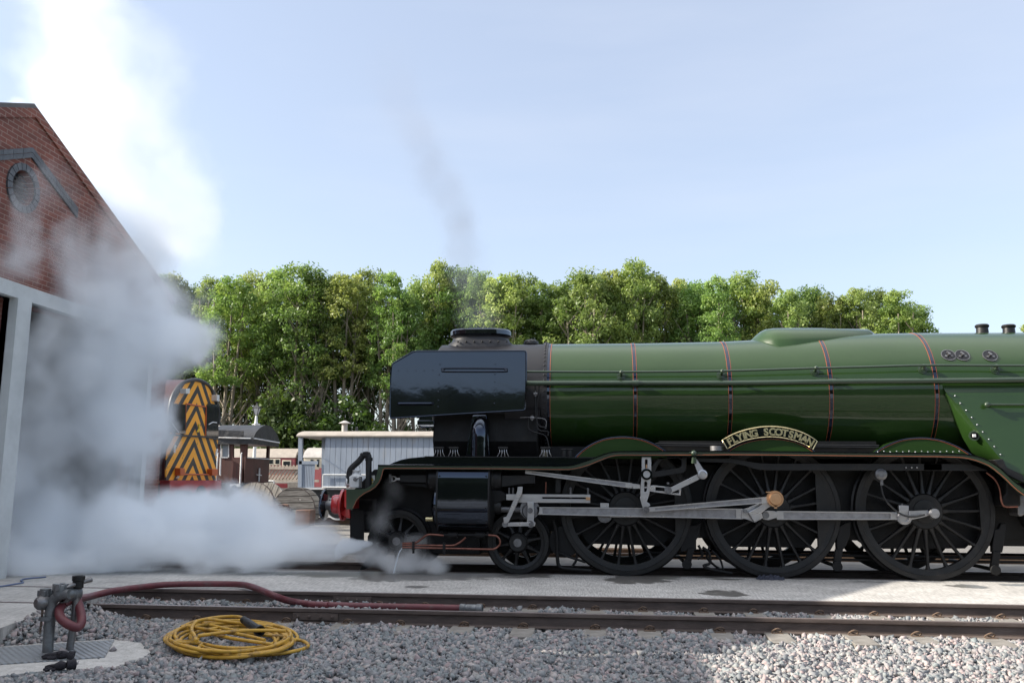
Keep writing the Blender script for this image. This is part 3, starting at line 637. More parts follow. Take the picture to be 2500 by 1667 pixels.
# handrails and ejector pipe
hp=[za(1,1500,577,-.98),za('B',730,497,-.95),za('B',1557,489,-.97),za(4,355,544,-1.03),za(4,900,530,-1.07),za(4,1385,517,-1.08),za(4,2080,519,-1.08),za(4,2700,519,-1.08)]
m=MB(); m.tube(spl(hp,4),.018,10); hr=m.build('handrail',DGREEN,loco)
for k,x,y in (('B',728,500),('B',1555,492),('B',2323,465),(4,1385,525),(4,2080,525)):
    p=za(k,x,y,-1.0); r=br(p.x); z=p.z-.05; yb=-math.sqrt(max(r*r-(z-ZC)**2,.1)); nrm=Vector((0,yb,z-ZC)).normalized(); b0=Vector((p.x,yb,z))
    m=MB(); m.disc(b0-nrm*.01,nrm,.07,.025,24); m.disc(b0,nrm,.05,.035,24); m.tube([b0,b0+nrm*.05,Vector((p.x,-1.0*abs(p.y)-.02,p.z))],[.03,.022,.018],10); m.ball((p.x,p.y-.03,p.z+.0),.032,10); m.build('handrail_knob',DGREEN,hr,ang=40)
ep=[za(1,1400,688,-1.0),za(1,2200,686,-.98),za('B',1650,588,-1.0),za(4,500,672,-1.06),za(4,1500,664,-1.08),za(4,2800,650,-1.08)]
m=MB(); m.tube(spl(ep,4),.041,14); ej=m.build('ejector_pipe',DGREEN,loco)
for k,x,y in (('B',843,588),(4,515,672)):
    p=za(k,x,y,-1.02); m=MB(); m.lathe([(.042,-.05),(.05,-.05),(.05,.05),(.042,.05)],p,(1,0,0),16); m.box(p.x-.035,p.x+.035,-1.0,-.85,p.z-.05,p.z+.05); m.build('pipe_clip',DGREEN,ej,ang=30)
fh=[za(4,1990,893,-1.13),za(4,2800,893,-1.15)]; m=MB(); m.tube([(a.x,-1.16,a.z) for a in fh],.018,10); m.tube([(fh[0].x,-1.16,fh[0].z),(fh[0].x,-1.03,fh[0].z)],.02,8); m.ball((fh[0].x,-1.16,fh[0].z),.042,12); m.disc((fh[0].x,-1.03,fh[0].z),(0,-1,0),.07,.025,20); m.build('handrail',DGREEN,fb)
# ------------------------------------------------------------------ running board, valance, splashers
VY=-1.335
topS=[(178,525),(300,524),(355,520),(395,503),(430,470),(460,415),(476,360),(482,292)]
vt=xz(5,topS,VY)+xz(5,[(482,290),(1000,291),(1700,293)],VY)+xz(2,[(400,294),(600,296),(720,295),(780,287),(840,270),(920,243),(1000,215),(1060,191),(1120,172),(1170,163),(1230,159),(1410,158),(1900,157)],VY)+xz(3,[(300,157),(800,160),(1400,167)],VY)+xz('R',[(800,173),(1150,177),(1290,181),(1370,184),(1440,193),(1500,203),(1560,220),(1620,247),(1680,284),(1740,328),(1800,385),(1850,432),(1900,472),(1960,512),(2060,570)],VY)
botS=[(2050,650),(1960,590),(1900,545),(1850,500),(1790,440),(1740,395),(1680,345),(1620,305),(1560,280),(1500,258),(1430,240),(1360,230),(1290,226),(1150,222),(800,218)]
vb=xz('R',botS,VY)+xz(3,[(1400,213),(800,206),(300,203)],VY)+xz(2,[(1900,206),(1410,206),(1240,206),(1190,209),(1140,219),(1090,236),(1000,272),(920,305),(860,322),(800,336),(740,344),(600,344),(400,342)],VY)+xz(5,[(1700,338),(1000,334),(545,334),(530,345),(524,375),(510,425),(490,468),(455,512),(405,545),(350,572),(305,605),(275,640),(258,680),(240,715),(178,718)],VY)
m=MB(); m.prism(vt+vb,VY,VY+.02); val=m.build('valance',DGREEN,loco,ang=None)
m=MB(); m.tube([(a,VY-.004,b+.014) for a,b in vb[1:-1]],.0042,5); m.build('lining',ORANGE,val,ang=None)
m=MB(); 
tp_=vt[7:]; m.prism(tp_+[(a,b-.018) for a,b in reversed(tp_)],VY-.012,-.5); m.prism(vt[:8]+[(a+.012,b-.012) for a,b in reversed(vt[:8])],VY+.02,-.3)
m.build('running_board',BLACK,loco,ang=50)
m=MB(); m.prism([(a,b) for a,b in tp_]+[(a,b-.018) for a,b in reversed(tp_)],1.34,.5); m.build('running_board',BLACK,loco,ang=50)
m=MB(); up_=xz(5,[(590,287),(640,263),(700,242),(770,228),(850,219),(930,213)],-1.26)+xz(2,[(300,215),(700,216),(985,217),(900,250),(820,275),(760,288),(700,293)],-1.26)
m.prism(up_,-1.26,-.5); m.build('footplate_casing',BLACK,loco,bevel=.006)
m=MB(); f_=xz(5,[(928,208),(1700,212),(2352,214)],-1.28)+xz(2,[(700,217),(1000,217)],-1.28); m.prism(f_+[(a,b-.014) for a,b in reversed(f_)],-1.285,-.5); m.build('footplate_edge',SATIN,loco)
# bolts along the running board
def splasher(k,arc,Y,lw=.008):
    ol=xz(k,arc,Y); ol2=spl2(ol,5); m=MB(); zb_=min(ol2[0][1],ol2[-1][1])-.012
    m.prism(ol2+[(ol2[-1][0],zb_),(ol2[0][0],zb_)],Y,-.55); sp=m.build('splasher',GREEN,loco,ang=30)
    m=MB(); m.tube([(a,Y-.0,b-.004) for a,b in ol2],.013,8); m.build('splasher_beading',BLACK,sp)
    m=MB(); cxx=sum(a for a,b in ol2)/len(ol2); zz0=zb_
    m.tube([(cxx+(a-cxx)*.968,Y-.004,zz0+(b-zz0)*.955-.004) for a,b in ol2],.0065,5); m.build('lining',ORANGE,sp,ang=None)
    return sp,ol2
splasher('B',[(345,1200),(400,1146),(470,1096),(540,1062),(620,1038),(740,1027),(850,1037),(940,1061),(1020,1098),(1100,1150)],-1.12)
nsp,nol=splasher('B',[(1590,1150),(1680,1095),(1780,1062),(1870,1045),(1960,1040),(2050,1045),(2140,1062),(2230,1095),(2315,1150)],-1.12)
splasher(4,[(920,1352),(1000,1300),(1090,1258),(1180,1228),(1270,1213),(1380,1208),(1470,1216),(1560,1233),(1650,1264),(1740,1306),(1845,1372)],-1.12)
m=MB()
for i in range(14):
    p=za('R',560+i*60,168-(6 if i%2 else 0),-1.2); m.ball((p.x,p.y,p.z),.012,6)
m.build('edge_bolts',STEEL,val,ang=60)
# nameplate
NY=-1.15
no=spl2(xz('B',[(1556,1055),(1630,1014),(1700,985),(1780,963),(1865,948),(1950,943),(2035,948),(2110,962),(2190,985),(2260,1016),(2333,1063)],NY),4)
ni=spl2(xz('B',[(1596,1127),(1660,1092),(1720,1066),(1790,1047),(1870,1034),(1950,1029),(2030,1034),(2105,1048),(2170,1066),(2235,1092),(2300,1132)],NY),4)
m=MB(); m.prism(no+list(reversed(ni)),NY,NY+.03); npl=m.build('nameplate',BLACK,loco,ang=None)
m=MB(); m.tube([(a,NY-.004,b) for a,b in no]+[(a,NY-.004,b) for a,b in reversed(ni)],.009,6,closed=True); m.build('brass_edge',BRASS,npl,ang=50)
mid_=[((a+c)/2,(b+d)/2) for (a,b),(c,d) in zip(no,ni)]
ln=[0]
for p,q in zip(mid_,mid_[1:]): ln.append(ln[-1]+math.dist(p,q))
def onarc(s):
    for i in range(len(ln)-1):
        if ln[i]<=s<=ln[i+1]:
            t=(s-ln[i])/(ln[i+1]-ln[i]); a,b=mid_[i],mid_[i+1]; return (a[0]+(b[0]-a[0])*t,a[1]+(b[1]-a[1])*t),math.atan2(b[1]-a[1],b[0]-a[0])
    return mid_[-1],0
def text_mesh(ch,size,ext):
    cu=bpy.data.curves.new('t','FONT'); cu.body=ch; cu.size=size; cu.extrude=ext; cu.align_x='CENTER'; cu.offset=size*.038
    ob=bpy.data.objects.new('t',cu); COL.objects.link(ob); dg=bpy.context.evaluated_depsgraph_get()
    me=bpy.data.meshes.new_from_object(ob.evaluated_get(dg)); bpy.data.objects.remove(ob); bpy.data.curves.remove(cu); return me
word='FLYING SCOTSMAN'; wd={'I':.45,' ':.9,'M':1.2,'L':.85,'F':.88}
ws=[wd.get(c,1.0) for c in word]; tot=sum(ws); s=.045; span=ln[-1]-.085; m=MB()
hgt=math.dist(no[len(no)//2],ni[len(ni)//2])
for c,wv in zip(word,ws):
    sc_=s+span*wv/tot/2; s+=span*wv/tot
    if c==' ': continue
    (x,z),a=onarc(sc_); me=text_mesh(c,.70*hgt/.69*.92,.012)
    xsc=1.0
    ca,sa=math.cos(a),math.sin(a); hh=.70*hgt*.46
    ps=[]
    for v in me.vertices:
        lx,ly=v.co.x*xsc,v.co.y-hh; ps.append((x+lx*ca-ly*sa,NY-.006-v.co.z,z+lx*sa+ly*ca))
    m.add(ps,[tuple(p.vertices) for p in me.polygons]); bpy.data.meshes.remove(me)
m.build('lettering',BRASS,npl,ang=30)
p=za(2,2155,137,-1.05); m=MB(); m.disc((p.x,-1.05,p.z-.03),(0,0,1),.1,.07,24); m.build('filler_cap',DSTEEL,loco,ang=30)
# pipes low along the boiler
m=MB(); a=za('B',1010,1085,-.95); b_=za(4,960,1285,-.95); m.tube([a,b_],.018,8); a=za('B',1010,1100,-.98); b_=za(4,960,1300,-.98); m.tube([a,b_],.012,8); m.build('boiler_pipe',SATIN,loco)
m=MB(); m.box(za('B',1040,1120,-.9).x,za(4,940,1300,-.9).x,-.9,-.6,1.85,2.06); m.build('boiler_cradle',FRAME,loco)
# small pipework on the smokebox flank
def pipe(k,pts,Y,r,mt,par,name,n=8): 
    m=MB(); m.tube(spl([za(k,x,y,Y) for x,y in pts],4),r,n); return m.build(name,mt,par)
pipe(1,[(1595,705),(1597,800),(1600,980),(1625,1090),(1700,1110)],-.97,.013,SATIN,sbx,'flank_pipe')
pipe(1,[(1632,710),(1630,780),(1610,900),(1615,1000)],-.97,.01,SATIN,sbx,'flank_pipe')
pipe(1,[(1450,1015),(1560,1015),(1690,1035),(1695,1120)],-.97,.008,DSTEEL,sbx,'flank_pipe')
pipe(1,[(1530,1020),(1528,1110),(1570,1150),(1690,1190),(1725,1290)],-.97,.012,SATIN,sbx,'flank_pipe')
pipe(1,[(1610,1030),(1612,1100),(1640,1140),(1715,1150),(1715,1190)],-.97,.012,SATIN,sbx,'flank_pipe')
for x,y in ((1565,1020),(1597,790)):
    m=MB(); p=za(1,x,y,-.98); m.disc((p.x-.03,p.y,p.z),(1,0,0),.028,.06,8); m.disc((p.x,p.y,p.z-.04),(0,0,1),.015,.08,6)
    m.build('pipe_valve',DSTEEL,sbx,ang=30)
for x0,x1 in ((628,720),(770,862),(1240,1332),(1645,1740)):
    a=za(1,x0,1310,-1.15); b_=za(1,x1,1310,-1.15); m=MB(); m.box(a.x,b_.x,-1.18,-1.10,a.z-.012,a.z+.025); g_=m.build('oil_box',SATIN,loco,bevel=.004)
    m=MB()
    for j in range(4):
        x=a.x+(b_.x-a.x)*(.12+.25*j); m.tube(spl([(x,-1.15,a.z),(x+.005,-1.16,a.z-.06),(x+.03*(j-1.5),-1.15,a.z-.15)],3),.006,6)
    m.build('oil_pipe',STEEL,g_)
m=MB(); 
for x in (1868,1925):
    p=za(1,x,1355,-1.1); m.disc((p.x,p.y,p.z-.05),(0,0,1),.035,.09,10); m.tube([(p.x-.04,p.y,p.z+.06),(p.x+.04,p.y,p.z+.06)],.01,6)
m.build('lubricator',SATIN,loco,ang=30)
# ------------------------------------------------------------------ wheels
def wheel(cx,R,nsp,chord=None,yo=-.82,parent=None,rimw=.085,hubr=.27,name='driving_wheel',far=False,phase=0):
    # built round the origin with its face towards -Y, then placed
    m=MB(); o=(0,0,0); ax=(0,-1,0)
    ri=R-.075-rimw
    m.lathe([(ri,-.04),(ri,.05),(ri+rimw,.06),(ri+rimw,-.04),(ri,-.04)],o,ax,72)
    m.lathe([(0,-.05),(hubr,-.05),(hubr,.06),(hubr-.02,.085),(hubr*.66,.085),(hubr*.64,.10),(hubr*.40,.105),(0,.105)],o,ax,40)
    for i in range(nsp):
        a=2*PI*(i+phase)/nsp; d=Vector((math.cos(a),0,math.sin(a))); p=Vector((-math.sin(a),0,math.cos(a)))
        vs=[]
        for (r,wd,y0,y1) in ((hubr-.02,.042,-.03,.065),(hubr+.08,.027,-.02,.05),(ri-.06,.021,-.015,.035),(ri+.015,.034,-.02,.045)):
            for sx,yy in ((-1,y0),(-1,y1-.015),(-.55,y1),(.55,y1),(1,y1-.015),(1,y0)): vs.append(d*r+p*(wd*sx)+Vector((0,-yy,0)))
        m.add(vs,[(k*6+j,k*6+(j+1)%6,k*6+6+(j+1)%6,k*6+6+j) for k in range(3) for j in range(6)])
    wh=m.build(name,WHEEL,parent,ang=35,org=(0,0,0))
    m=MB(); m.lathe([(R-.076,-.06),(R-.076,.062),(R-.07,.07),(R-.006,.07),(R,.062),(R+.004,-.035),(R+.03,-.05),(R+.028,-.068),(R-.02,-.07),(R-.076,-.07)],o,ax,96)
    m.build('tyre',WHEEL,wh,ang=30,org=(0,0,0))
    m=MB(); m.lathe([(R-.068,.0705),(R-.062,.074),(R-.055,.0705)],o,ax,96); 
    if chord:
        th=math.acos(chord/(ri+.01)); m=MB(); pts=arcp((0,0),ri+.01,-th,th,24); m.prism(pts,-.055,.02); m.build('balance_weight',WHEEL,wh,org=(0,0,0),bevel=.006)
    wh.location=Vector((cx,yo+.07,0))-ORG[parent.name]; wh.location.z=(R)-ORG[parent.name].z
    ORG[wh.name]=Vector((cx,yo+.07,R)); return wh
def far_copy(wh):
    c=wh.copy(); COL.objects.link(c); c.location.y=-wh.location.y; c.rotation_euler=(0,0,PI)
    for g in wh.children:
        d=g.copy(); COL.objects.link(d); d.parent=c
DX=[-2.216,.02,2.258]
for x,ch,ph in zip(DX,(.76,.66,.80),(.55,.5,.05)):
    wh=wheel(x,1.016,20,ch,parent=loco,phase=ph); far_copy(wh)
    m=MB(); m.tube([(x,-.74,1.016),(x,.74,1.016)],.1,16); m.build('axle',FRAME,loco)
for x in (-3.888,-5.80):
    wh=wheel(x,.4826,10,None,parent=loco,rimw=.05,hubr=.16,name='bogie_wheel',phase=.3); far_copy(wh)
    m=MB(); m.disc((x,-.90,.4826),(0,-1,0),.125,.03,28); m.build('axle_cap',SATIN,loco,ang=30)
    m=MB(); m.lathe([(0,.0),(.062,.0),(.066,-.01)],(x,-.935,.4826),(0,-1,0),24); m.lathe([(0,.003),(.02,.003),(.02,-.005)],(x,-.935,.4826),(0,-1,0),12); m.build('axle_end',DSTEEL,loco,ang=30)
# ------------------------------------------------------------------ frames and under gear
for s in (-1,1):
    m=MB(); xa=za(5,235,700,-.55).x
    m.prism([(xa,1.25),(xa+.35,1.6),(-5.0,1.66),(4.6,1.75),(4.6,1.3),(3.7,.62),(3.0,.55),(2.9,.46),(1.7,.44),(1.55,.55),(.7,.58),(.6,.44),(-.6,.44),(-.7,.58),(-1.55,.55),(-1.65,.44),(-2.8,.46),(-2.9,.6),(-5.0,.8),(-6.2,.8),(xa,1.0)],s*.52,s*.56); m.build('main_frame',FRAME,loco)
for x0,x1,z0,z1 in ((-3.2,-2.6,.95,1.7),(-1.5,-.75,.78,1.8),(.75,1.5,.78,1.8),(3.0,4.6,.5,1.75),(-6.2,-5.6,1.0,1.5),(-3.45,3.6,1.7,1.985)): m=MB(); m.box(x0,x1,-.51,.51,z0,z1); m.build('frame_stretcher',FRAME,loco)
m=MB(); m.box(-6.0,-3.6,-.62,.62,.42,.62); m.box(-6.35,-3.35,-.6,-.56,.3,.55); m.box(-6.35,-3.35,.56,.6,.3,.55); m.box(-5.3,-4.5,-.7,.7,.28,.95); m.box(-6.3,-5.35,-.5,.5,.32,1.0); m.box(-4.4,-3.4,-.5,.5,.36,1.0); bf=m.build('bogie_frame',FRAME,loco,bevel=.01)
m=MB()
for i in range(7): m.ball((-5.25+i*.11,-.705,.40),.013,6)
m.build('rivets',SATIN,bf,ang=60)
m=MB(); m.box(-.9,3.2,-.45,.45,.78,1.3); m.prism([(2.0,1.2),(3.6,1.2),(3.6,.55),(2.6,.55)],-.5,.5); m.build('ash_pan',FRAME,loco,bevel=.02)
# long stay behind the wheels' tops
q=xz(3,[(0,228),(330,230),(430,243),(520,262),(600,274),(720,278),(2352,280),(2352,345),(720,343),(620,340),(540,325),(470,300),(400,285),(330,272),(0,262)],-1.12); m=MB(); m.prism(q,-1.12,-1.08)
q=xz('R',[(1000,281),(1420,283),(1500,300),(1610,340),(1590,347),(1000,346)],-1.12); m.prism(q,-1.12,-1.08); st_=m.build('frame_stay',SATIN,loco,bevel=.006)
m=MB()
for x in (830,885,935): p=za('R',x,316,-1.13); m.ball((p.x,p.y,p.z),.014,8)
m.build('stay_bolts',STEEL,st_,ang=60)
# brake hangers
for k,pts in ((2,[(1800,1020),(1850,870),(1960,870),(2010,830),(1990,960),(1960,1010),(1960,1110),(1890,1110),(1810,1130)]),(3,[(1340,1010),(1370,880),(1420,850),(1480,830),(1475,960),(1440,1060),(1400,1110),(1345,1110)]),('R',[(1660,1060),(1680,905),(1720,905),(1745,850),(1790,850),(1795,900),(1780,1010),(1755,1130),(1660,1130)])):
    q=xz(k,pts,-.80); m=MB(); m.prism(q,-.80,-.7); hx=m.build('brake_block',FRAME,loco,bevel=.012)
for k,pts,e in ((2,[(1880,1090),(1945,1090),(1905,1250),(1845,1250)],(1868,1240)),(3,[(1335,1100),(1405,1100),(1380,1270),(1310,1270)],(1345,1262)),('R',[(1670,1120),(1740,1120),(1715,1300),(1640,1300)],(1678,1295))):
    q=xz(k,pts,-.82); m=MB(); m.prism(q,-.82,-.75); p=za(k,*e,-.82); m.disc((p.x,-.84,p.z),(0,-1,0),.075,.03,16); m.tube([(p.x,-.84,p.z),(p.x,.84,p.z)],.03,8); m.build('brake_hanger',FRAME,loco,bevel=.008)
m=MB()
for z,r in ((.33,.022),(.27,.016)): m.tube([(-1.9,-.55,z),(4.4,-.55,z)],r,8); m.tube([(-1.9,.35,z-.02),(4.4,.35,z-.02)],r,8)
m.build('brake_rod',FRAME,loco)
# sand pipes and small pipes low down
pipe(2,[(590,820),(612,900),(625,1000),(632,1200),(655,1265),(740,1285),(955,1302)],-.80,.028,FRAME,loco,'sand_pipe')
pipe(2,[(640,1130),(740,1170),(900,1222)],-.78,.018,FRAME,loco,'sand_pipe')
pipe(2,[(820,1100),(810,1200),(770,1270)],-.78,.02,FRAME,loco,'sand_pipe')
pipe(3,[(60,1080),(120,1130),(130,1230),(70,1255),(140,1290),(345,1328)],-.80,.022,FRAME,loco,'sand_pipe')
pipe(3,[(150,1110),(230,1200),(260,1310)],-.78,.016,FRAME,loco,'sand_pipe')
pipe(3,[(20,1060),(60,1150),(10,1190)],-.76,.02,FRAME,loco,'sand_pipe')
pipe(2,[(2090,1060),(2060,1170),(2120,1240),(2200,1300)],-.7,.018,FRAME,loco,'sand_pipe')
m=MB(); a=za(2,700,1020,-.6); m.tube([(a.x,-.75,a.z),(a.x,-.3,a.z)],.24,20); m.build('brake_cylinder',FRAME,loco)
# ------------------------------------------------------------------ cylinder
CX0,CX1=za(5,1040,500,-1.3).x,za(5,1550,500,-1.3).x
zl=za(5,1300,690,-1.3).z; zu=za(5,1300,420,-1.2).z
def hull2(cs,n=48):
    pts=[]
    for (y,z,r) in cs:
        for i in range(n): a=2*PI*i/n; pts.append((y+r*math.cos(a),z+r*math.sin(a)))
    pts=sorted(set(pts)); 
    def half(ps):
        h=[]
        for p in ps:
            while len(h)>1 and (h[-1][0]-h[-2][0])*(p[1]-h[-2][1])-(h[-1][1]-h[-2][1])*(p[0]-h[-2][0])<=0: h.pop()
            h.append(p)
        return h[:-1]
    return half(pts)+half(pts[::-1])
ztop=za(5,1300,350,-1.2).z; zbot=za(5,1300,950,-1.2).z
def cylinder(s):
    sec=hull2([(-.98*s,zl-.02,.345),(-1.08*s,zu-.0,.235),(-.98*s,zbot+.16,.15)])
    m=MB(); m.prismX(sec,CX0,CX1); c=m.build('cylinder',BLACK,loco,ang=40)
    if s<0: return
    for x in (CX0,CX1-.022):
        big=hull2([(-.98*s,zl-.02,.353),(-1.08*s,zu-.0,.243),(-.98*s,zbot+.16,.157)]); m=MB(); m.prismX(big,x-.004,x+.024)
        for i in range(len(big)):
            if i%5==0 and big[i][0]<-.9: m.disc((x+(.05 if x<-4.6 else -.03),big[i][0]+.004,big[i][1]),(0,-1,.0),.014,.012,6)
        m.build('cover_strip',SATIN,c,ang=30)
    xf=za(5,990,700,-1.2).x
    m=MB(); m.lathe([(0,xf-.0),(.22,xf+.0),(.3,xf+.03),(.335,xf+.06),(.335,CX0)],(0,-.98,zl),(1,0,0),48); m.build('cylinder_cover',BLACK,c,ang=40)
    xf=za(5,945,430,-1.1).x; xr=za(5,1665,430,-1.1).x
    m=MB(); m.lathe([(0,xf),(.13,xf),(.16,xf+.03),(.185,xf+.05),(.185,CX0)],(0,-1.02,zu),(1,0,0),40); m.lathe([(0,xr),(.15,xr),(.17,xr-.02),(.18,xr-.05),(.18,xr-.12),(.2,xr-.14),(.2,CX1)],(0,-1.02,zu),(1,0,0),40); m.build('valve_chest',SATIN,c,ang=35)
    xr=za(5,1650,700,-1.2).x; m=MB(); m.lathe([(0,xr),(.10,xr),(.12,xr-.03),(.12,xr-.1),(.33,xr-.16),(.33,CX1)],(0,-.98,zl),(1,0,0),40); m.build('cylinder_cover',SATIN,c,ang=35)
cylinder(1); cylinder(-1)
def pp(k,pts,Y,t,name,mt,par=loco,bevel=.005,holes=()):
    m=MB(); m.prism(xz(k,pts,Y),Y,Y+t,[xz(k,h,Y) for h in holes]); return m.build(name,mt,par,bevel=bevel)
pp(5,[(690,392),(945,388),(945,460),(690,455)],-1.10,.12,'valve_guide',SATIN)
pp(5,[(610,395),(640,398),(660,415),(695,412),(695,438),(660,435),(640,450),(610,452)],-1.08,.03,'valve_fork',STEEL,holes=[[(618,405),(636,408),(648,423),(636,440),(618,443)]])
pp(5,[(585,380),(606,378),(606,468),(585,466)],-1.08,.06,'valve_end',DSTEEL)
pp(5,[(690,465),(945,470),(1040,515),(1040,522),(900,500),(690,478)],-1.02,.1,'valve_support',FRAME)
pp(5,[(1665,392),(1985,390),(1985,466),(1900,470),(1680,500),(1665,500)],-1.12,.2,'valve_guide',SATIN)
pp(5,[(1560,530),(1660,535),(1710,570),(1715,630),(1660,640),(1610,665),(1560,670)],-1.1,.25,'slide_bar_bracket',FRAME,bevel=.02)
# slide bars
sb=pp(2,[(148,572),(905,572),(905,600),(480,600),(480,620),(905,620),(905,574),(945,574),(945,655),(255,652),(230,625),(148,628)],-1.12,.09,'slide_bar',STEEL) if False else None
m=MB(); m.prism(xz(2,[(140,571),(945,575),(945,656),(250,652),(225,630),(140,628)],-1.12),-1.12,-1.03,[xz(2,[(484,598),(905,602),(905,620),(484,617)],-1.12)]); sb=m.build('slide_bar',STEEL,loco,bevel=.004)
pp(2,[(903,598),(944,600),(944,630),(903,630)],-1.128,.02,'end_block',BRONZE,sb)
m=MB()
for x,y in ((923,560),(757,555),(168,557),(205,557)): p=za(2,x,y,-1.08); m.disc((p.x,p.y,p.z-.08),(0,0,1),.016,.14,8); m.ball((p.x,p.y,p.z+.06),.02,8)
m.build('oil_cup',DSTEEL,sb,ang=40)
# piston rod, crosshead
a=za(2,20,715,-1.0); b_=za(2,340,715,-1.0); m=MB(); m.tube([(a.x,-1.0,a.z),(b_.x,-1.0,a.z)],.05,16); m.build('piston_rod',DSTEEL,loco)
c=za(2,365,715,-1.1); m=MB(); m.disc((c.x,-1.0,c.z),(0,-1,0),.15,.10,28); m.lathe([(.12,0),(.1,.02),(.06,.02),(.055,.05),(0,.05)],(c.x,-1.10,c.z-.03),(0,-1,0),24); xh=m.build('crosshead',DSTEEL,loco,ang=35)
pp(2,[(340,650),(402,650),(402,700),(405,770),(402,830),(420,845),(415,878),(345,878),(335,855),(342,790),(345,700)],-1.16,.035,'crosshead_plate',STEEL,xh)
m=MB()
for x,y,r in ((370,728,.042),(372,858,.052)): 
    p=za(2,x,y,-1.17); m.disc((p.x,-1.16,p.z),(0,-1,0),r,.03,18); m.disc((p.x,-1.19,p.z),(0,-1,0),r*.5,.015,6)
m.build('crosshead_pin',DSTEEL,xh,ang=30)
ul=pp(2,[(110,848),(135,838),(155,843),(340,841),(372,838),(372,880),(340,878),(155,880),(130,884),(108,872)],-1.20,.03,'union_link',STEEL)
m=MB(); p=za(2,130,860,-1.2); m.disc((p.x,-1.2,p.z),(0,-1,0),.045,.02,16); m.build('union_pin',DSTEEL,ul)
cl=pp(2,[(250,502),(297,500),(292,560),(270,610),(185,790),(165,835),(150,850),(118,850),(112,795),(140,790),(150,770),(245,545)],-1.235,.03,'combination_lever',STEEL)
FLUTE=mat('rod_flute',(.34,.34,.36),(.24,.235,.24),sc=9,r0=.35,r1=.5,metal=1)
# rods with fluted faces
def rod(k0,p0,k1,p1,w0,w1,Y,t,name,mt=STEEL,flute=True):
    a=za(k0,*p0,Y); b=za(k1,*p1,Y); d=Vector((b.x-a.x,0,b.z-a.z)); Ln=d.length; d.normalize(); n=Vector((-d.z,0,d.x)); s0=ZO[k0][2]; 
    m=MB(); h0,h1=w0/2,w1/2
    def P(u,v): q=a+d*u+n*v; return (q.x,q.z)
    if not flute:
        m.prism([P(0,-h0),P(Ln,-h1),P(Ln,h1),P(0,h0)],Y,Y+t); return m.build(name,mt,loco,bevel=.005),a,b
    e=.016
    m.prism([P(0,-h0),P(Ln,-h1),P(Ln,-h1+e),P(.08,-h0+e),P(.08,h0-e),P(Ln-.1,h1-e),P(Ln-.1,-h1+e),P(Ln,-h1+e),P(Ln,h1),P(0,h0)] if False else [P(0,-h0),P(Ln,-h1),P(Ln,h1),P(0,h0)],Y,Y+t,[[P(.1,-h0+e),P(Ln-.1,-h1+e),P(Ln-.1,h1-e),P(.1,h0-e)]])
    m.prism([P(.09,-h0+e*.5),P(Ln-.09,-h1+e*.5),P(Ln-.09,h1-e*.5),P(.09,h0-e*.5)],Y+.022,Y+t-.022,mi=1)
    return m.build(name,[mt,FLUTE],loco,bevel=.003),a,b
px_=lambda v:v/3.92/155
crod,a,b_=rod(2,(425,730),3,(445,761),px_(70),px_(95),-1.10,.06,'connecting_rod')
pp(3,[(430,715),(480,705),(600,655),(640,665),(650,700),(620,740),(640,800),(560,845),(520,828),(470,810),(430,806)],-1.11,.08,'big_end',STEEL,crod,bevel=.01)
cr2,a,b_=rod(3,(770,774),3,(1925,780),px_(80),px_(68),-1.0,.06,'coupling_rod')
pp(3,[(640,735),(690,728),(750,732),(775,745),(775,800),(750,803),(690,822),(640,812)],-1.01,.08,'rod_end',STEEL,cr2,bevel=.01)
m=MB(); p=za(3,662,772,-1.03); m.disc((p.x,-1.01,p.z),(0,-1,0),.055,.03,18); m.build('crank_nut',DSTEEL,cr2,ang=30)
p=za('R',815,792,-1.0); m=MB(); m.lathe([(.095,.07),(.10,.0),(.085,-.015),(.06,-.015),(.055,.02),(0,.02)],(p.x,-1.0,p.z),(0,1,0),28); m.disc((p.x,-.9,p.z),(0,-1,0),.11,.1,24); m.build('rod_end',STEEL,cr2,ang=35)
pp('R',[(763,678),(858,680),(858,745),(763,745)],-1.02,.08,'oil_box',STEEL,cr2)
p=za('R',797,668,-1.0); m=MB(); m.disc((p.x,-.98,p.z-.02),(0,0,1),.014,.03,8); m.build('oil_cap',DSTEEL,cr2)
# hidden front length of the coupling rod with the crank pin of the first driver
p=za(2,1083,775,-.98); m=MB(); m.disc((p.x,-.85,p.z),(0,-1,0),.11,.13,26); m.disc((p.x,-.98,p.z),(0,-1,0),.085,.02,26); m.build('crank_pin',DSTEEL,loco,ang=30)
cr3,a,b_=rod(2,(1083,760),3,(560,770),px_(62),px_(62),-.985,.05,'coupling_rod',flute=False)
pp(2,[(1040,655),(1124,657),(1124,705),(1040,705)],-1.02,.08,'oil_box',STEEL,cr3)
# return crank, bronze cap, eccentric rod
pp(3,[(498,745),(600,685),(640,655),(690,630),(720,640),(722,680),(690,700),(625,750),(615,800),(555,843)],-1.20,.06,'return_crank',STEEL,loco,bevel=.008)
m=MB(); p=za(3,470,735,-1.2); m.disc((p.x,-1.18,p.z),(0,-1,0),.03,.025,8); m.build('return_crank_bolt',DSTEEL,loco)
er,a,b_=rod(2,(1500,720),3,(690,625),px_(40),px_(55),-1.27,.045,'eccentric_rod')
p=za(3,757,617,-1.3); m=MB(); m.lathe([(0,.075),(.085,.07),(.095,.05),(.095,.03),(.118,.03),(.122,.01),(.122,-.03),(.105,-.03)],(p.x,-1.27,p.z),(0,-1,0),32); m.box(p.x-.02,p.x+.02,-1.3,-1.27,p.z-.14,p.z-.1); m.box(p.x-.13,p.x-.06,-1.31,-1.27,p.z+.09,p.z+.105); m.build('eccentric_cap',BRONZE,er,ang=30)
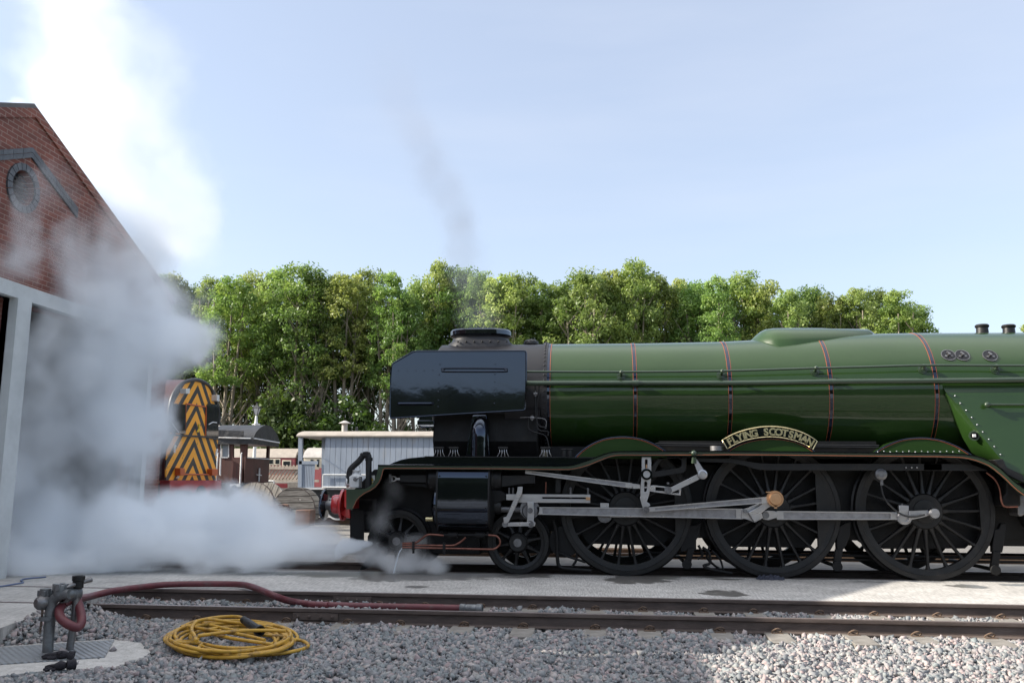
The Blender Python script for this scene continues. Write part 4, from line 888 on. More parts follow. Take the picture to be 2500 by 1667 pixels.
p=za(2,1480,722,-1.27); m=MB(); m.disc((p.x,-1.24,p.z),(0,-1,0),.05,.05,18); m.disc((p.x,-1.29,p.z),(0,-1,0),.022,.015,8); m.build('eccentric_pin',DSTEEL,er,ang=30)
# expansion link and valve gear
el=pp(2,[(1436,215),(1528,215),(1530,330),(1525,440),(1512,560),(1502,600),(1480,608),(1425,590),(1423,560),(1432,430),(1436,330)],-1.22,.05,'expansion_link',STEEL,loco,holes=[[(1468,245),(1480,236),(1492,245),(1492,325),(1468,325)],[(1462,458),(1476,447),(1490,458),(1486,545),(1470,552),(1460,545)]])
pp(2,[(1425,588),(1500,600),(1485,645),(1510,660),(1520,680),(1490,700),(1500,725),(1480,742),(1458,735),(1440,680),(1420,615)],-1.23,.035,'link_foot',STEEL,el)
p=za(2,1484,382,-1.25); m=MB(); m.disc((p.x,-1.22,p.z),(0,-1,0),.085,.04,32); m.build('trunnion',BLACK,el,ang=30)
m=MB(); m.lathe([(.052,0),(.052,.02),(.043,.02),(.043,.008),(0,.008)],(p.x,-1.26,p.z),(0,-1,0),28); m.build('trunnion_ring',STEEL,el,ang=30)
pp(2,[(1475,285),(1490,285),(1490,330),(1475,330)],-1.20,.02,'die_block',BRONZE,el)
pp(2,[(1462,500),(1490,500),(1486,515),(1462,515)],-1.21,.02,'die_block',STEEL,el)
rr_,a,b_=rod(5,(1890,358),2,(1345,492),px_(32),px_(50),-1.17,.035,'radius_rod')
pp(2,[(1340,470),(1420,478),(1430,520),(1350,518)],-1.17,.04,'rod_end',STEEL,rr_)
pp(2,[(1505,488),(1560,486),(1660,497),(1815,515),(1810,585),(1700,572),(1560,552),(1505,542)],-1.16,.035,'radius_rod_slide',STEEL,rr_,holes=[[(1570,503),(1655,512),(1655,545),(1570,538)],[(1725,535),(1795,530),(1795,562),(1725,560)]])
p=za(2,1690,535,-1.2); m=MB(); m.disc((p.x,-1.20,p.z),(0,-1,0),.055,.04,20); m.disc((p.x,-1.24,p.z),(0,-1,0),.03,.012,12); m.disc((p.x,-1.19,p.z+.09),(0,0,1),.022,.03,8); m.build('slide_pin',DSTEEL,rr_,ang=30)
pp(2,[(1700,515),(1975,378),(2020,345),(2060,370),(2050,420),(2010,420),(1730,556),(1695,560)],-1.235,.03,'lifting_link',STEEL)
ra=pp(2,[(1928,240),(1965,235),(2035,345),(2050,400),(2000,400),(1968,360)],-1.26,.03,'lifting_arm',STEEL)
p=za(2,2020,383,-1.28); m=MB(); m.lathe([(.075,.0),(.07,.03),(.05,.035),(.045,.02),(.03,.02),(.028,.03),(0,.03)],(p.x,-1.26,p.z),(0,-1,0),26); m.build('arm_boss',STEEL,ra,ang=30)
p=za(2,1938,180,-1.36); m=MB(); m.ball((p.x,-1.35,p.z),.045,12); m.disc((p.x,-1.30,p.z-.06),(0,0,-1),.04,.09,14); m.tube([(p.x-.07,-1.36,p.z+.01),(p.x,-1.36,p.z)],.008,6); m.build('oil_cup',DGREEN,loco,ang=40)
pp(2,[(1510,335),(1600,215),(1870,215),(1865,330),(1860,345),(1830,370),(1545,415),(1520,405)],-1.12,.05,'motion_bracket',SATIN,loco,holes=[[(1565,355),(1600,280),(1640,235),(1790,225),(1820,250),(1815,305),(1780,320)]],bevel=.008)
pp(2,[(612,340),(662,340),(660,560),(612,560)],-1.0,.2,'motion_support',SATIN)
m=MB(); a=za(2,520,455,-1.0); b_=za(2,518,565,-1.0); m.tube([a,b_],.012,8); m.build('oil_pipe',COPPER,loco)
# speedometer drive on the rear driver
p=za('R',1100,755,-1.08); sp_=MB(); sp_.lathe([(0,.05),(.07,.05),(.08,.03),(.085,-.05)],(p.x,-1.06,p.z),(0,-1,0),24); sp_.lathe([(0,.062),(.055,.062),(.058,.05)],(p.x,-1.06,p.z),(0,-1,0),20); so_=sp_.build('speed_drive',STEEL,loco,ang=30)
pp('R',[(860,732),(1040,725),(1040,780),(960,800),(860,820)],-1.04,.03,'drive_arm',STEEL,so_)
pipe('R',[(590,440),(592,490),(605,560),(635,630),(690,690),(760,750),(840,783),(910,787),(960,780),(1010,768)],-1.12,.014,RUBBER,so_,'drive_cable')
p=za('R',592,382,-1.12); m=MB(); m.lathe([(0,.05),(.05,.05),(.065,.04),(.085,.03),(.09,0)],(p.x,-1.10,p.z),(0,-1,0),24); m.disc((p.x,-1.12,p.z-.08),(0,0,-1),.025,.08,10); m.build('speed_gearbox',DSTEEL,so_,ang=30)
# trailing gear at the right edge
pp('R',[(1790,380),(1930,380),(1935,690),(1760,690),(1760,600),(1790,560)],-1.1,.4,'injector_body',FRAME,bevel=.03)
pipe('R',[(1600,365),(1680,430),(1725,520),(1745,640),(1780,690),(1900,690)],-1.16,.014,COPPER,loco,'injector_pipe')
pp('R',[(1900,560),(1990,560),(1990,760),(1930,790),(1900,770)],-1.05,.3,'trailing_frame',DSTEEL,bevel=.03)
m=MB(); m.prism([(3.55,1.3),(5.6,1.3),(5.6,.55),(4.1,.55),(3.75,.8)],-.9,.9); m.build('trailing_frame',FRAME,loco,bevel=.02)
wh=wheel(5.15,.56,12,None,parent=loco,rimw=.06,hubr=.17,name='trailing_wheel'); far_copy(wh)
# cab and rear footplate, beyond the right edge of the photograph
ex=vt[-1][0]; ez=vt[-1][1]
m=MB(); m.box(ex,7.4,VY,VY+.02,ez-.1,ez); m.box(ex,7.4,1.315,1.335,ez-.1,ez); m.build('rear_valance',DGREEN,loco,ang=None)
m=MB()
for s in (-1,1):
    m.prism([(5.45,ez),(7.3,ez),(7.3,2.1),(6.95,2.6),(6.95,3.45),(5.45,3.45)],s*1.33,s*1.31,[[(5.75,2.45),(6.6,2.45),(6.6,3.15),(5.75,3.15)]])
m.prismX([(-1.31,1.2),(1.31,1.2),(1.31,3.45),(.8,3.78),(0,3.9),(-.8,3.78),(-1.31,3.45)],5.45,5.47); m.build('cab',GREEN,loco,ang=None)
m=MB(); m.prismX([(-1.36,3.43),(-.8,3.79),(0,3.92),(.8,3.79),(1.36,3.43),(1.36,3.47),(.8,3.84),(0,3.97),(-.8,3.84),(-1.36,3.47)],5.4,7.4); m.build('cab_roof',SATIN,loco,ang=None)
# ------------------------------------------------------------------ front end
pp(5,[(160,533),(180,533),(180,718),(160,690)],-1.33,2.66,'buffer_beam',RED,loco,bevel=.004)
c=za(5,158,680,-.98); BY=-.98
def buffer(yc,det=True):
    x0=za(5,160,680,yc).x; z=c.z; P=lambda xx:za(5,xx,680,yc).x-x0
    m=MB(); m.lathe([(.24,0.0),(.24,P(150)),(.235,P(140)),(.19,P(128)),(.15,P(116)),(.135,P(108)),(.135,P(70)),(.125,P(58)),(.118,P(50)),(0,P(50))],(x0,yc,z),(1,0,0),40); b=m.build('buffer',RED,loco,ang=35)
    xh=za(6,1725,1465,yc).x-x0
    m=MB(); m.lathe([(.075,P(60)),(.075,xh+.02),(.06,xh)],(x0,yc,z),(1,0,0),20); m.build('buffer_ram',DSTEEL,b)
    m=MB(); m.lathe([(.07,xh+.05),(.235,xh+.03),(.24,xh+.012),(.22,xh-.012),(.12,xh-.028),(0,xh-.032)],(x0,yc,z),(1,0,0),40); m.build('buffer_head',BLACK,b,ang=35)
    m=MB(); m.lathe([(0,P(155)),(.018,P(155)),(.018,P(150))],(x0,yc-.21,z+.1),(1,0,0),8)
buffer(BY); buffer(-BY)
pp(5,[(120,760),(175,705),(205,712),(213,800),(195,802),(170,790)],-1.05,.12,'life_guard_bracket',RED)
pp(5,[(213,722),(345,725),(345,1048),(213,1048)],-1.0,.03,'guard_iron',FRAME)
pp(5,[(345,735),(1000,760),(1040,930),(960,940),(870,800),(700,735),(520,760),(440,860),(420,940),(345,940)],-.62,.04,'front_frame',FRAME)
pp(5,[(240,600),(520,330),(1040,350),(1040,900),(980,900),(860,770),(700,720),(540,730),(350,720),(213,720)],-.60,.05,'front_frame',FRAME)
pp(5,[(400,1150),(460,1180),(470,1210),(360,1290),(310,1302),(305,1290)],-.9,.08,'guard_iron',FRAME,bevel=.01)
pp(5,[(300,615),(465,618),(462,760),(330,765),(330,745),(430,740),(430,635),(300,632)],-.9,.03,'step_plate',SATIN)
# vacuum pipe
pipe(5,[(392,520),(392,250),(388,205),(370,190),(340,205),(300,255),(240,310),(215,345),(205,400),(205,470)],-1.05,.048,RUBBER,loco,'vacuum_hose',14)
m=MB(); p=za(5,395,235,-1.05); m.disc((p.x,-1.05,p.z-.03),(0,0,1),.06,.05,18); p=za(5,372,200,-1.05); m.box(p.x-.05,p.x+.05,-1.1,-1.0,p.z-.01,p.z+.05); p=za(5,330,210,-1.05); m.disc((p.x,-1.05,p.z),(.7,0,.7),.055,.03,16); m.build('hose_clamp',SATIN,loco,ang=30)
# warning plate
wy=-1.0; q=xz(5,[(380,392),(450,392),(450,500),(380,500)],wy); SIGNW=mat('sign_white',(.75,.75,.72),r0=.4); SIGNY=mat('sign_yellow',(.72,.5,.02),(.65,.44,.02),sc=20,r0=.4); SIGNK=mat('sign_black',(.015,.015,.015),r0=.5)
m=MB(); m.prism(q,wy,wy+.01); sg=m.build('warning_plate',SIGNW,loco,ang=None)
m=MB(); m.prism(xz(5,[(415,398),(445,448),(385,448)],wy),wy-.002,wy,mi=0); m.prism(xz(5,[(415,405),(440,445),(390,445)],wy),wy-.004,wy-.002,mi=1); m.prism(xz(5,[(385,455),(446,455),(446,496),(385,496)],wy),wy-.002,wy,mi=1); m.build('warning_panel',[SIGNK,SIGNY],sg,ang=None)
m=MB(); m.prism(xz(5,[(417,412),(408,430),(415,429),(412,442),(423,425),(415,426),(421,413)],wy),wy-.006,wy-.004)
for i,(y,x1) in enumerate([(462,440),(470,434),(478,442),(486,425)]): m.prism(xz(5,[(390,y),(x1,y),(x1,y+3),(390,y+3)],wy),wy-.004,wy-.002)
m.build('warning_symbol',SIGNK,sg,ang=None)
# copper drain pipes
pipe(5,[(715,1042),(790,1040),(840,1038),(890,1005),(940,968),(970,958),(1040,960),(1110,968)],-1.2,.016,COPPER,loco,'drain_pipe')
pipe(5,[(715,1060),(900,1060),(1180,1062),(1240,1047),(1290,1015),(1320,985)],-1.2,.016,COPPER,loco,'drain_pipe')
pipe(5,[(715,1082),(900,1085),(1300,1093),(1540,1098),(1600,1092),(1640,1062),(1650,1030),(1640,995),(1610,970),(1540,963)],-1.2,.016,COPPER,loco,'drain_pipe')
m=MB()
for x,y in ((822,1060),(1115,1072)): p=za(5,x,y,-1.2); m.box(p.x-.02,p.x+.02,-1.225,-1.17,p.z-.07,p.z+.06); m.disc((p.x,-1.2,p.z-.12),(0,0,1),.018,.08,8)
m.build('pipe_clamp',SATIN,loco)
m=MB(); a=za(5,1110,962,-1.18); b_=za(5,1540,962,-1.18); m.tube([a,b_],.02,10)
for x in (1190,1450): p=za(5,x,965,-1.18); m.disc((p.x-.06,p.y,p.z),(1,0,0),.045,.14,12)
m.build('drain_cock',FRAME,loco,ang=30)
for k,x,y in ((5,940,808),):
    p=za(k,x,y,-.95); m=MB(); m.disc((p.x,p.y,p.z),(1,0,0),.04,.13,14); m.build('grease_cap',BRASS,loco,ang=30)
# water dribbling from the drains
WATER=mat('water',(.75,.8,.85),r0=.1); p=zz(5,715,1090); pth=spl([za(5,x,y,-1.2) for x,y in [(712,1088),(690,1120),(668,1180),(650,1250),(632,1330)]],4)
m=MB(); m.tube(pth,[.007+.002*math.sin(i*2.3) for i in range(len(pth))],6); o=m.build('water_trickle',WATER,None,org=pth[-1]); o['label']='thin trickle of water falling from the copper drain pipes'; o['category']='water'
# head lamp standing on the buffer beam
LY=-1.12; base=za(5,250,515,LY)
lamp=thing('head_lamp',base,'small white oil lamp with ring handle above the red buffer','lamp')
q=xz(5,[(205,512),(298,512),(298,405),(205,400)],LY); m=MB(); m.prism(q,LY,LY+.2); m.build('lamp_case',WHITEP,lamp,bevel=.012)
x0,x1=q[0][0],q[1][0]; xm=(x0+x1)/2; P=lambda y:za(5,250,y,LY).z
m=MB(); m.lathe([(.11,P(402)),(.075,P(385)),(.05,P(372)),(.05,P(352)),(.07,P(350)),(.072,P(343)),(.03,P(335)),(0,P(330))],(xm,LY+.1,0),(0,0,1),24); m.build('lamp_chimney',WHITEP,lamp,ang=35)
m=MB(); r=x0-za(5,168,455,LY).x; m.lathe([(.075,0),(.075,-r*.6),(.085,-r*.6),(.085,-r),(.07,-r),(.06,-r*.7),(0,-r*.7)],(x0,LY+.1,P(455)),(1,0,0),24); m.build('lens_hood',WHITEP,lamp,ang=35)
m=MB(); m.tube(spl([(x0-.01,LY+.1,P(400)),(x0-.03,LY+.1,P(330)),(x0+.05,LY+.1,P(298)),(xm+.04,LY+.1,P(294)),(x1-.02,LY+.1,P(330)),(x1,LY+.1,P(400))],5),.008,6); m.build('lamp_handle',WHITEP,lamp)
m=MB(); m.tube(spl([(x1+.02,LY-.01,P(510)),(x1+.03,LY-.01,P(430)),(x1-.02,LY-.01,P(420)),(x1-.05,LY-.012,P(450))],4),.008,6); m.lathe([(.03,0),(.03,.008),(0,.008)],(x0+.09,LY,P(430)),(0,-1,0),14); m.build('lamp_bracket',DSTEEL,lamp,ang=30)
# cloth by the wheel
CLOTH=mat('dark_cloth',(.03,.033,.05),(.05,.055,.075),sc=30,r0=.95,bump=.6,bsc=80)
def lumpy(cx_,cy_,z,lx,ly,h,n=26,seed=1):
    r=np.random.default_rng(seed); vs=[];fs=[]; ph=r.uniform(0,6,(6,))
    for i in range(n+1):
        for j in range(n+1):
            u=i/n*2-1; v=j/n*2-1; ed=max(0,1-(u*u)**2)*max(0,1-(v*v)**2)
            q=(1+.15*math.sin(7*v+ph[0])); zz_=h*ed**.5*(.5+.35*math.sin(9*u+3*v+ph[1])+.3*math.sin(14*v-5*u+ph[2])+.15*math.sin(23*u+ph[3]))
            vs.append((cx_+lx*u*q*(1-.12*abs(v)),cy_+ly*v*(1+.2*math.sin(6*u+ph[4])),z+max(zz_,-.004)+.002))
    for i in range(n):
        for j in range(n): fs.append((i*(n+1)+j,i*(n+1)+j+1,(i+1)*(n+1)+j+1,(i+1)*(n+1)+j))
    return vs,fs
c=zZ(3,705,1385,0); m=MB(); m.add(*lumpy(c.x,c.y-.02,.0,.19,.10,.06)); o=m.build('rag',CLOTH,None,ang=80,org=(c.x,c.y,0)); o['label']='crumpled dark blue rag on the slab beside the middle wheel'; o['category']='rag'
# ================================================================== FOREGROUND THINGS
GALV=mat('galvanised_steel',(.22,.23,.235),(.14,.145,.15),sc=12,r0=.4,r1=.65,metal=.7,bump=.15,bsc=60,dirt=(.1,.09,.08),dsc=8)
REDH=mat('red_hose_rubber',(.14,.03,.035),(.10,.022,.028),sc=10,r0=.5,bump=.1,bsc=60,dirt=(.12,.07,.065),dsc=6)
YELH=mat('yellow_hose_rubber',(.52,.30,.03),(.44,.24,.025),sc=8,r0=.5,dirt=(.13,.075,.03),dsc=9,dlo=.5,dhi=.68)
GLOVE=mat('dark_knit_glove',(.014,.013,.017),(.024,.022,.028),sc=60,r0=.95,bump=.7,bsc=150)
# hydrant: base at the foot of the pipe
hb=zZ(7,333,678,PZ+.012); HY=hb.y
def hz(x,y,Y=None): return za(7,x,y,HY if Y is None else Y)
hyd=thing('hydrant',hb,'grey steel water standpipe with capped elbow and red hose attached','hydrant')
q=[(342,678),(350,560),(356,470),(362,390),(372,325),(395,295),(430,275),(470,265),(500,262)]
m=MB(); m.tube(spl([hz(x,y) for x,y in q],4),.047,18); m.build('standpipe',GALV,hyd)
m=MB()
for (x,y) in ((345,440),(347,428)): p=hz(x,y); m.disc((p.x,p.y,p.z-.012),(0,0,1),.078,.02,20)
p=hz(350,434); m.box(p.x,p.x+.20,p.y-.02,p.y+.02,p.z-.012,p.z+.012); m.build('pipe_collar',GALV,hyd,ang=30)
p=hz(312,325,HY-.02); m=MB(); m.lathe([(0,.08),(.03,.08),(.05,.065),(.066,.04),(.07,.0),(.055,-.07)],p,(-.35,-.9,.12),24); m.build('outlet_cap',DSTEEL,hyd,ang=35)
p2=hz(325,262,HY); m=MB(); m.disc(p2-Vector((0,0,.05)),(0,0,1),.05,.1,14); 
for k in range(4): a=k*PI/2+.4; m.box(p2.x+.045*math.cos(a)-.018,p2.x+.045*math.cos(a)+.018,p2.y+.045*math.sin(a)-.018,p2.y+.045*math.sin(a)+.018,p2.z-.02,p2.z+.035)
m.build('cap_lugs',GALV,hyd,ang=30,bevel=.004)
p3=hz(432,228,HY); m=MB(); m.disc(p3-Vector((0,0,.06)),(0,0,1),.055,.1,14)
for k in range(4): a=k*PI/2+.2; m.box(p3.x+.045*math.cos(a)-.02,p3.x+.045*math.cos(a)+.02,p3.y+.045*math.sin(a)-.02,p3.y+.045*math.sin(a)+.02,p3.z-.01,p3.z+.05)
m.build('valve_cap',GALV,hyd,ang=30,bevel=.004)
a=hz(445,270); b_=hz(520,258,HY+.12); m=MB(); d=(b_-a).normalized(); m.lathe([(.062,0),(.075,.01),(.075,.05),(.066,.06),(.066,.1),(.078,.11),(.078,.17),(.06,.19)],a,d,20); m.build('hose_coupling',GALV,hyd,ang=35)
m=MB()
pth=spl([hz(305,350,HY-.05),hz(303,400,HY-.05),hz(296,470,HY-.05),hz(288,540,HY-.05)],8)
for i,p in enumerate(pth): m.tube([p+Vector((.008*math.cos(t),.008*math.sin(t) if i%2 else 0,.014*math.sin(t))) for t in [k*PI/4 for k in range(8)]],.0035,5,closed=True)
m.build('chain',CLIP,hyd)
# key standing in the plate slot
kb=zZ(7,500,664,PZ+.01); KY=kb.y
key=thing('valve_key',kb,'tall dark steel turning key with cross bar stood beside the standpipe','valve key')
m=MB(); m.tube([za(7,x,y,KY) for x,y in [(500,666),(530,450),(556,225)]],[.035,.031,.03],12); m.build('shaft',DSTEEL,key)
a=za(7,558,222,KY); b_=za(7,566,132,KY); m=MB(); m.lathe([(.042,0),(.05,.01),(.05,(b_-a).length*.6),(.058,(b_-a).length*.65),(.058,(b_-a).length),(.04,(b_-a).length),(.038,(b_-a).length-.05),(0,(b_-a).length-.05)],a,(b_-a),18); m.build('socket',SATIN,key,ang=35)
m=MB(); m.tube([za(7,475,216,KY-.14),za(7,500,206,KY-.10),za(7,630,166,KY+.13),za(7,655,158,KY+.16)],[.004,.021,.021,.026],10); m.build('cross_bar',DSTEEL,key)
# chequered cover plate with a slot
m=MB(); pq=[zZ(7,x,y,PZ+.012) for x,y in [(-200,655),(0,643),(400,617),(820,590),(752,710),(360,737),(0,762),(-260,780)]]; sl=[zZ(7,x,y,PZ+.012) for x,y in [(366,664),(506,655),(506,668),(372,677)]]
m.prismZ([(p.x,p.y) for p in pq],PZ+.002,PZ+.012,[[(p.x,p.y) for p in sl]])
CHK,t,b=nodes('chequer_plate'); tc=N(t,'TexCoord'); b.inputs['Metallic'].default_value=.7; b.inputs['Roughness'].default_value=.5; b.inputs['Base Color'].default_value=(.3,.31,.32,1)
w1=N(t,'TexWave',i_Scale=9,wave_type='BANDS',bands_direction='DIAGONAL'); w2=N(t,'TexVoronoi',i_Scale=22); L(t,tc.outputs['Object'],w1.inputs['Vector']); L(t,tc.outputs['Object'],w2.inputs['Vector'])
mm=N(t,'Math',operation='ADD'); L(t,w1.outputs['Fac'],mm.inputs[0]); L(t,w2.outputs['Distance'],mm.inputs[1]); bp=N(t,'Bump',i_Strength=.7,i_Distance=.01); L(t,mm.outputs[0],bp.inputs['Height']); L(t,bp.outputs[0],b.inputs['Normal'])
o=m.build('cover_plate',CHK,None,ang=None,org=(pq[2].x,pq[2].y,PZ)); o['label']='grey chequered metal cover plate with slot round the standpipe'; o['category']='cover plate'
# gloves
def glove(k,pts_palm,fingers,z,label,cuff):
    m=MB(); P=[zZ(7,x,y,z+h) for x,y,h in pts_palm]
    m.tube(spl(P,4),[.022+.013*math.sin(PI*i/(len(spl(P,4))-1)) for i in range(len(spl(P,4)))],12)
    for f in fingers:
        q=spl([zZ(7,x,y,z+h) for x,y,h in f],3); m.tube(q,[.017-.006*i/(len(q)-1) for i in range(len(q))],8); m.ball(q[-1],.0115,8)
    c=[zZ(7,x,y,z+h) for x,y,h in cuff]; m.tube(c,[.036,.042],14)
    o=m.build('glove',GLOVE,None,ang=70,org=P[0]); o['label']=label; o['category']='glove'; return o
glove(7,[(490,700,.03),(440,697,.035),(385,703,.03)],[[(385,700,.035),(340,703,.03),(306,712,.015)],[(390,712,.02),(350,716,.02),(312,720,.014)],[(395,693,.04),(350,697,.035),(325,700,.02)],[(400,716,.018),(370,722,.016),(345,724,.013)],[(440,690,.05),(420,684,.055),(405,688,.045)]],PZ+.012,'black glove lying on the chequered cover plate',[(490,700,.03),(530,707,.02)])
glove(7,[(480,772,.05),(430,778,.04),(390,784,.03)],[[(395,778,.04),(355,780,.03),(330,786,.018)],[(395,786,.025),(350,794,.02),(318,803,.014)],[(400,792,.02),(360,802,.016),(330,810,.012)],[(410,794,.018),(385,806,.014),(365,810,.012)],[(455,760,.06),(435,752,.06),(425,757,.05)]],PZ,'black glove lying on the pale concrete below the cover plate',[(480,772,.05),(543,765,.05)])
# red hose
def gz(k,x,y,z): return zZ(k,x,y,z)
hp=[hz(520,258,HY+.12),hz(545,290,HY+.16),hz(575,380,HY+.12),hz(585,455,HY+.05),hz(560,500,HY-.0),hz(500,485,HY-.05),hz(440,440,HY-.05),hz(425,385,HY+.0),hz(455,335,HY+.1),hz(520,305,HY+.3),
    gz(7,640,282,.05),gz(7,800,243,.06),gz(7,1000,215,.06),gz(7,1200,195,.055),gz(7,1500,190,.055),gz(7,1700,193,.055),gz(7,1790,205,.06),gz(7,1880,238,.06),gz(7,1960,272,.04),gz(7,2050,305,-.03),gz(7,2150,325,-.08),gz(7,2300,342,-.09),gz(5,0,0,0) if False else zZ(7,2352,345,-.09)]
def z5b(x,y,z): return atZ(700+x/2.352,1360+y/2.352,z)
hp+=[z5b(130,270,-.09),z5b(300,276,-.09),z5b(600,283,-.09),z5b(800,287,-.09),z5b(1000,291,-.09)]
hp=[p for p in hp if p is not None]
hose=thing('water_hose',hb+Vector((.2,0,0)),'thick dark red hose arching over the brown rails from the standpipe','hose')
m=MB(); m.tube(spl(hp,8),.041,14); m.build('hose_pipe',REDH,hose)
a=z5b(1005,291,-.09); b_=z5b(1065,293,-.09); m=MB(); m.lathe([(.05,0),(.053,.01),(.053,.06),(.045,.07),(.05,.09),(.05,.2),(.058,.21),(.058,.27),(.04,.28),(.035,.2),(0,.2)],a-(b_-a).normalized()*.02,(b_-a),20); m.build('hose_coupling',GALV,hose,ang=35)
# thin blue cable at the far left
m=MB(); m.tube(spl([zZ(7,x,y,.012) for x,y in [(-150,222),(0,208),(100,192),(160,182),(165,175),(150,165),(190,152),(330,140)]],5),.011,6); o=m.build('cable',mat('blue_cable',(.10,.14,.25),r0=.5),None,org=zZ(7,0,208,0)); o['label']='thin blue cable trailing across the concrete at far left'; o['category']='cable'
# yellow hose coil
yz=-.165; coil=thing('yellow_hose',zZ(7,1660,600,yz),'coiled yellow hose lying in loops on the ballast','hose')
def loopc(cx_,cy_,rx,ry,ph,n=22,h=0,jit=.06,seed=0,a0=0,a1=2*PI):
    r=np.random.default_rng(seed); ps=[]; p1,p2=r.uniform(0,6,2)
    for i in range(n+1):
        a=a0+(a1-a0)*i/n; k=1+jit*math.sin(2*a+p1)+jit*.6*math.sin(3*a+p2)
        x=cx_+rx*k*math.cos(a+ph); y=cy_+ry*k*math.sin(a+ph); ps.append((x,y,h*.7+.016*math.sin(3*a+p1)))
    return ps
pts=[]
spec=[(1665,585,470,128,0.2,.01),(1650,580,440,112,.9,.03),(1670,590,400,100,2.,.045),(1660,575,455,118,3.1,.03),(1690,590,380,95,4.,.06),(1655,585,430,122,5.,.05),(1640,570,410,100,.4,.075),(1690,575,330,72,1.2,.06),(1660,570,420,105,2.2,.085),(1700,600,300,80,.8,.05)]
for i,(a,b,c,d,ph,h) in enumerate(spec): pts+=loopc(a,b,c,d,.35*i,16,h,.05,seed=i)
q=[zZ(7,x,y,yz+.03+h) for x,y,h in pts]
m=MB(); m.tube(spl(q,3),.0165,10)
q=[zZ(7,x,y,yz+.03+h) for x,y,h in [(1600,662,.0),(1700,690,0),(1850,700,.0),(2000,690,0),(2130,668,0),(2200,645,.0),(2212,625,0),(2180,602,.0),(2130,590,.01),(2060,585,.03),(1960,560,.06),(1850,520,.1)]]
m.tube(spl(q,4),.0165,10)
q=[zZ(7,x,y,yz+.03+h) for x,y,h in [(1410,600,.09),(1395,560,.10),(1375,520,.11),(1395,475,.12),(1440,450,.12),(1520,445,.11),(1640,462,.09),(1800,480,.08),(1960,492,.07)]]
m.tube(spl(q,4),.0175,10)
q=[zZ(7,x,y,yz+.03+h) for x,y,h in [(1300,500,.05),(1400,460,.08),(1540,432,.1),(1660,424,.11),(1730,430,.13),(1760,455,.15)]]
m.tube(spl(q,4),.0175,10)
for sd_,(x0,y0,x1,y1) in enumerate([(1450,470,2060,570),(1480,520,1960,640),(1360,480,1900,610),(1420,560,2050,530)]):
    q=[zZ(7,x0+(x1-x0)*t,y0+(y1-y0)*t+18*math.sin(PI*t+sd_),yz+.11+.02*sd_-.05*abs(t-.5)) for t in [0,.2,.4,.6,.8,1]]; m.tube(spl(q,4),.0165,10)
m.build('hose_pipe',YELH,coil)
a=zZ(7,1745,445,yz+.19); b_=zZ(7,1868,528,yz+.15); d=(b_-a); Ln=d.length
m=MB(); m.lathe([(.024,0),(.036,.01),(.036,.06),(.03,.07),(.03,.11),(.04,.12),(.04,Ln-.06),(.052,Ln-.05),(.052,Ln),(.04,Ln),(.036,Ln-.07),(0,Ln-.08)],a,d,20); m.build('hose_coupling',RUBBER,coil,ang=35)
# ================================================================== BEHIND THE ENGINE
SIDING=4.55
for yy,nm in ((SIDING-.7175,'rusty siding rail, the nearer of the pair behind the engine'),(SIDING+.7175,'rusty siding rail, the farther of the pair behind the engine')):
    rail(-30,14,yy,nm,mt=CLIP,z=-.03)
s=MB(); s.box(-.125,.125,-1.3,1.3,-.15,0)
WOODS=mat('old_timber_sleeper',(.16,.11,.075),(.09,.065,.05),sc=6,r0=.9,bump=.5,bsc=30,st=(1,.2,1))
s0=None
for i in range(26):
    if s0 is None: s0=o=s.build('sleeper',WOODS,None,bevel=.008)
    else: o=s0.copy(); COL.objects.link(o)
    o.location=(-7+i*.72,SIDING,-.19); o['label']='weathered timber sleeper of the siding glimpsed between the engine wheels'; o['category']='sleeper'; o['group']='timber sleepers of the siding'
for yy,nm in ((17.3,'rail under the white van, nearer of its pair'),(18.75,'rail under the white van, farther of its pair')):
    rail(-45,30,yy,nm,mt=CLIP,z=-.03)
# diesel shunter
XD=-11.75
CHEV,t,b=nodes('yellow_black_chevrons'); tc=N(t,'TexCoord'); sx=N(t,'SeparateXYZ'); L(t,tc.outputs['Object'],sx.inputs[0])
pc=zX(6,500,600,XD); p905=zX(6,470,905,XD)
def chev(t,zref,ycen,k,per):
    a=N(t,'Math',operation='SUBTRACT',i_1=ycen); L(t,sx.outputs[1],a.inputs[0]); b1=N(t,'Math',operation='ABSOLUTE'); L(t,a.outputs[0],b1.inputs[0])
    c=N(t,'Math',operation='MULTIPLY_ADD',i_1=k); L(t,b1.outputs[0],c.inputs[0]); L(t,sx.outputs[2],c.inputs[2])
    d=N(t,'Math',operation='SUBTRACT',i_1=zref); L(t,c.outputs[0],d.inputs[0]); e=N(t,'Math',operation='DIVIDE',i_1=per); L(t,d.outputs[0],e.inputs[0])
    f=N(t,'Math',operation='FRACT'); L(t,e.outputs[0],f.inputs[0]); g=N(t,'Math',operation='GREATER_THAN',i_1=.46); L(t,f.outputs[0],g.inputs[0]); return g.outputs[0]
zA,zB=zX(6,470,905,XD).z,zX(6,470,1080,XD).z; per=zA-zB
yc=zX(6,490,700,XD).y
ORGD=Vector((XD,yc,0))
g1=chev(t,zA,0.0,1.05,per)
cr=N(t,'Mix',data_type='RGBA'); L(t,g1,cr.inputs['Factor']); cr.inputs['A'].default_value=(.028,.026,.026,1); cr.inputs['B'].default_value=(.95,.40,.03,1)
nz=N(t,'TexNoise',i_Scale=7,i_Detail=6); L(t,tc.outputs['Object'],nz.inputs['Vector']); mr=N(t,'MapRange'); mr.inputs['From Min'].default_value=.62; mr.inputs['From Max'].default_value=.72; mr.inputs['To Max'].default_value=.8; L(t,nz.outputs[0],mr.inputs[0])
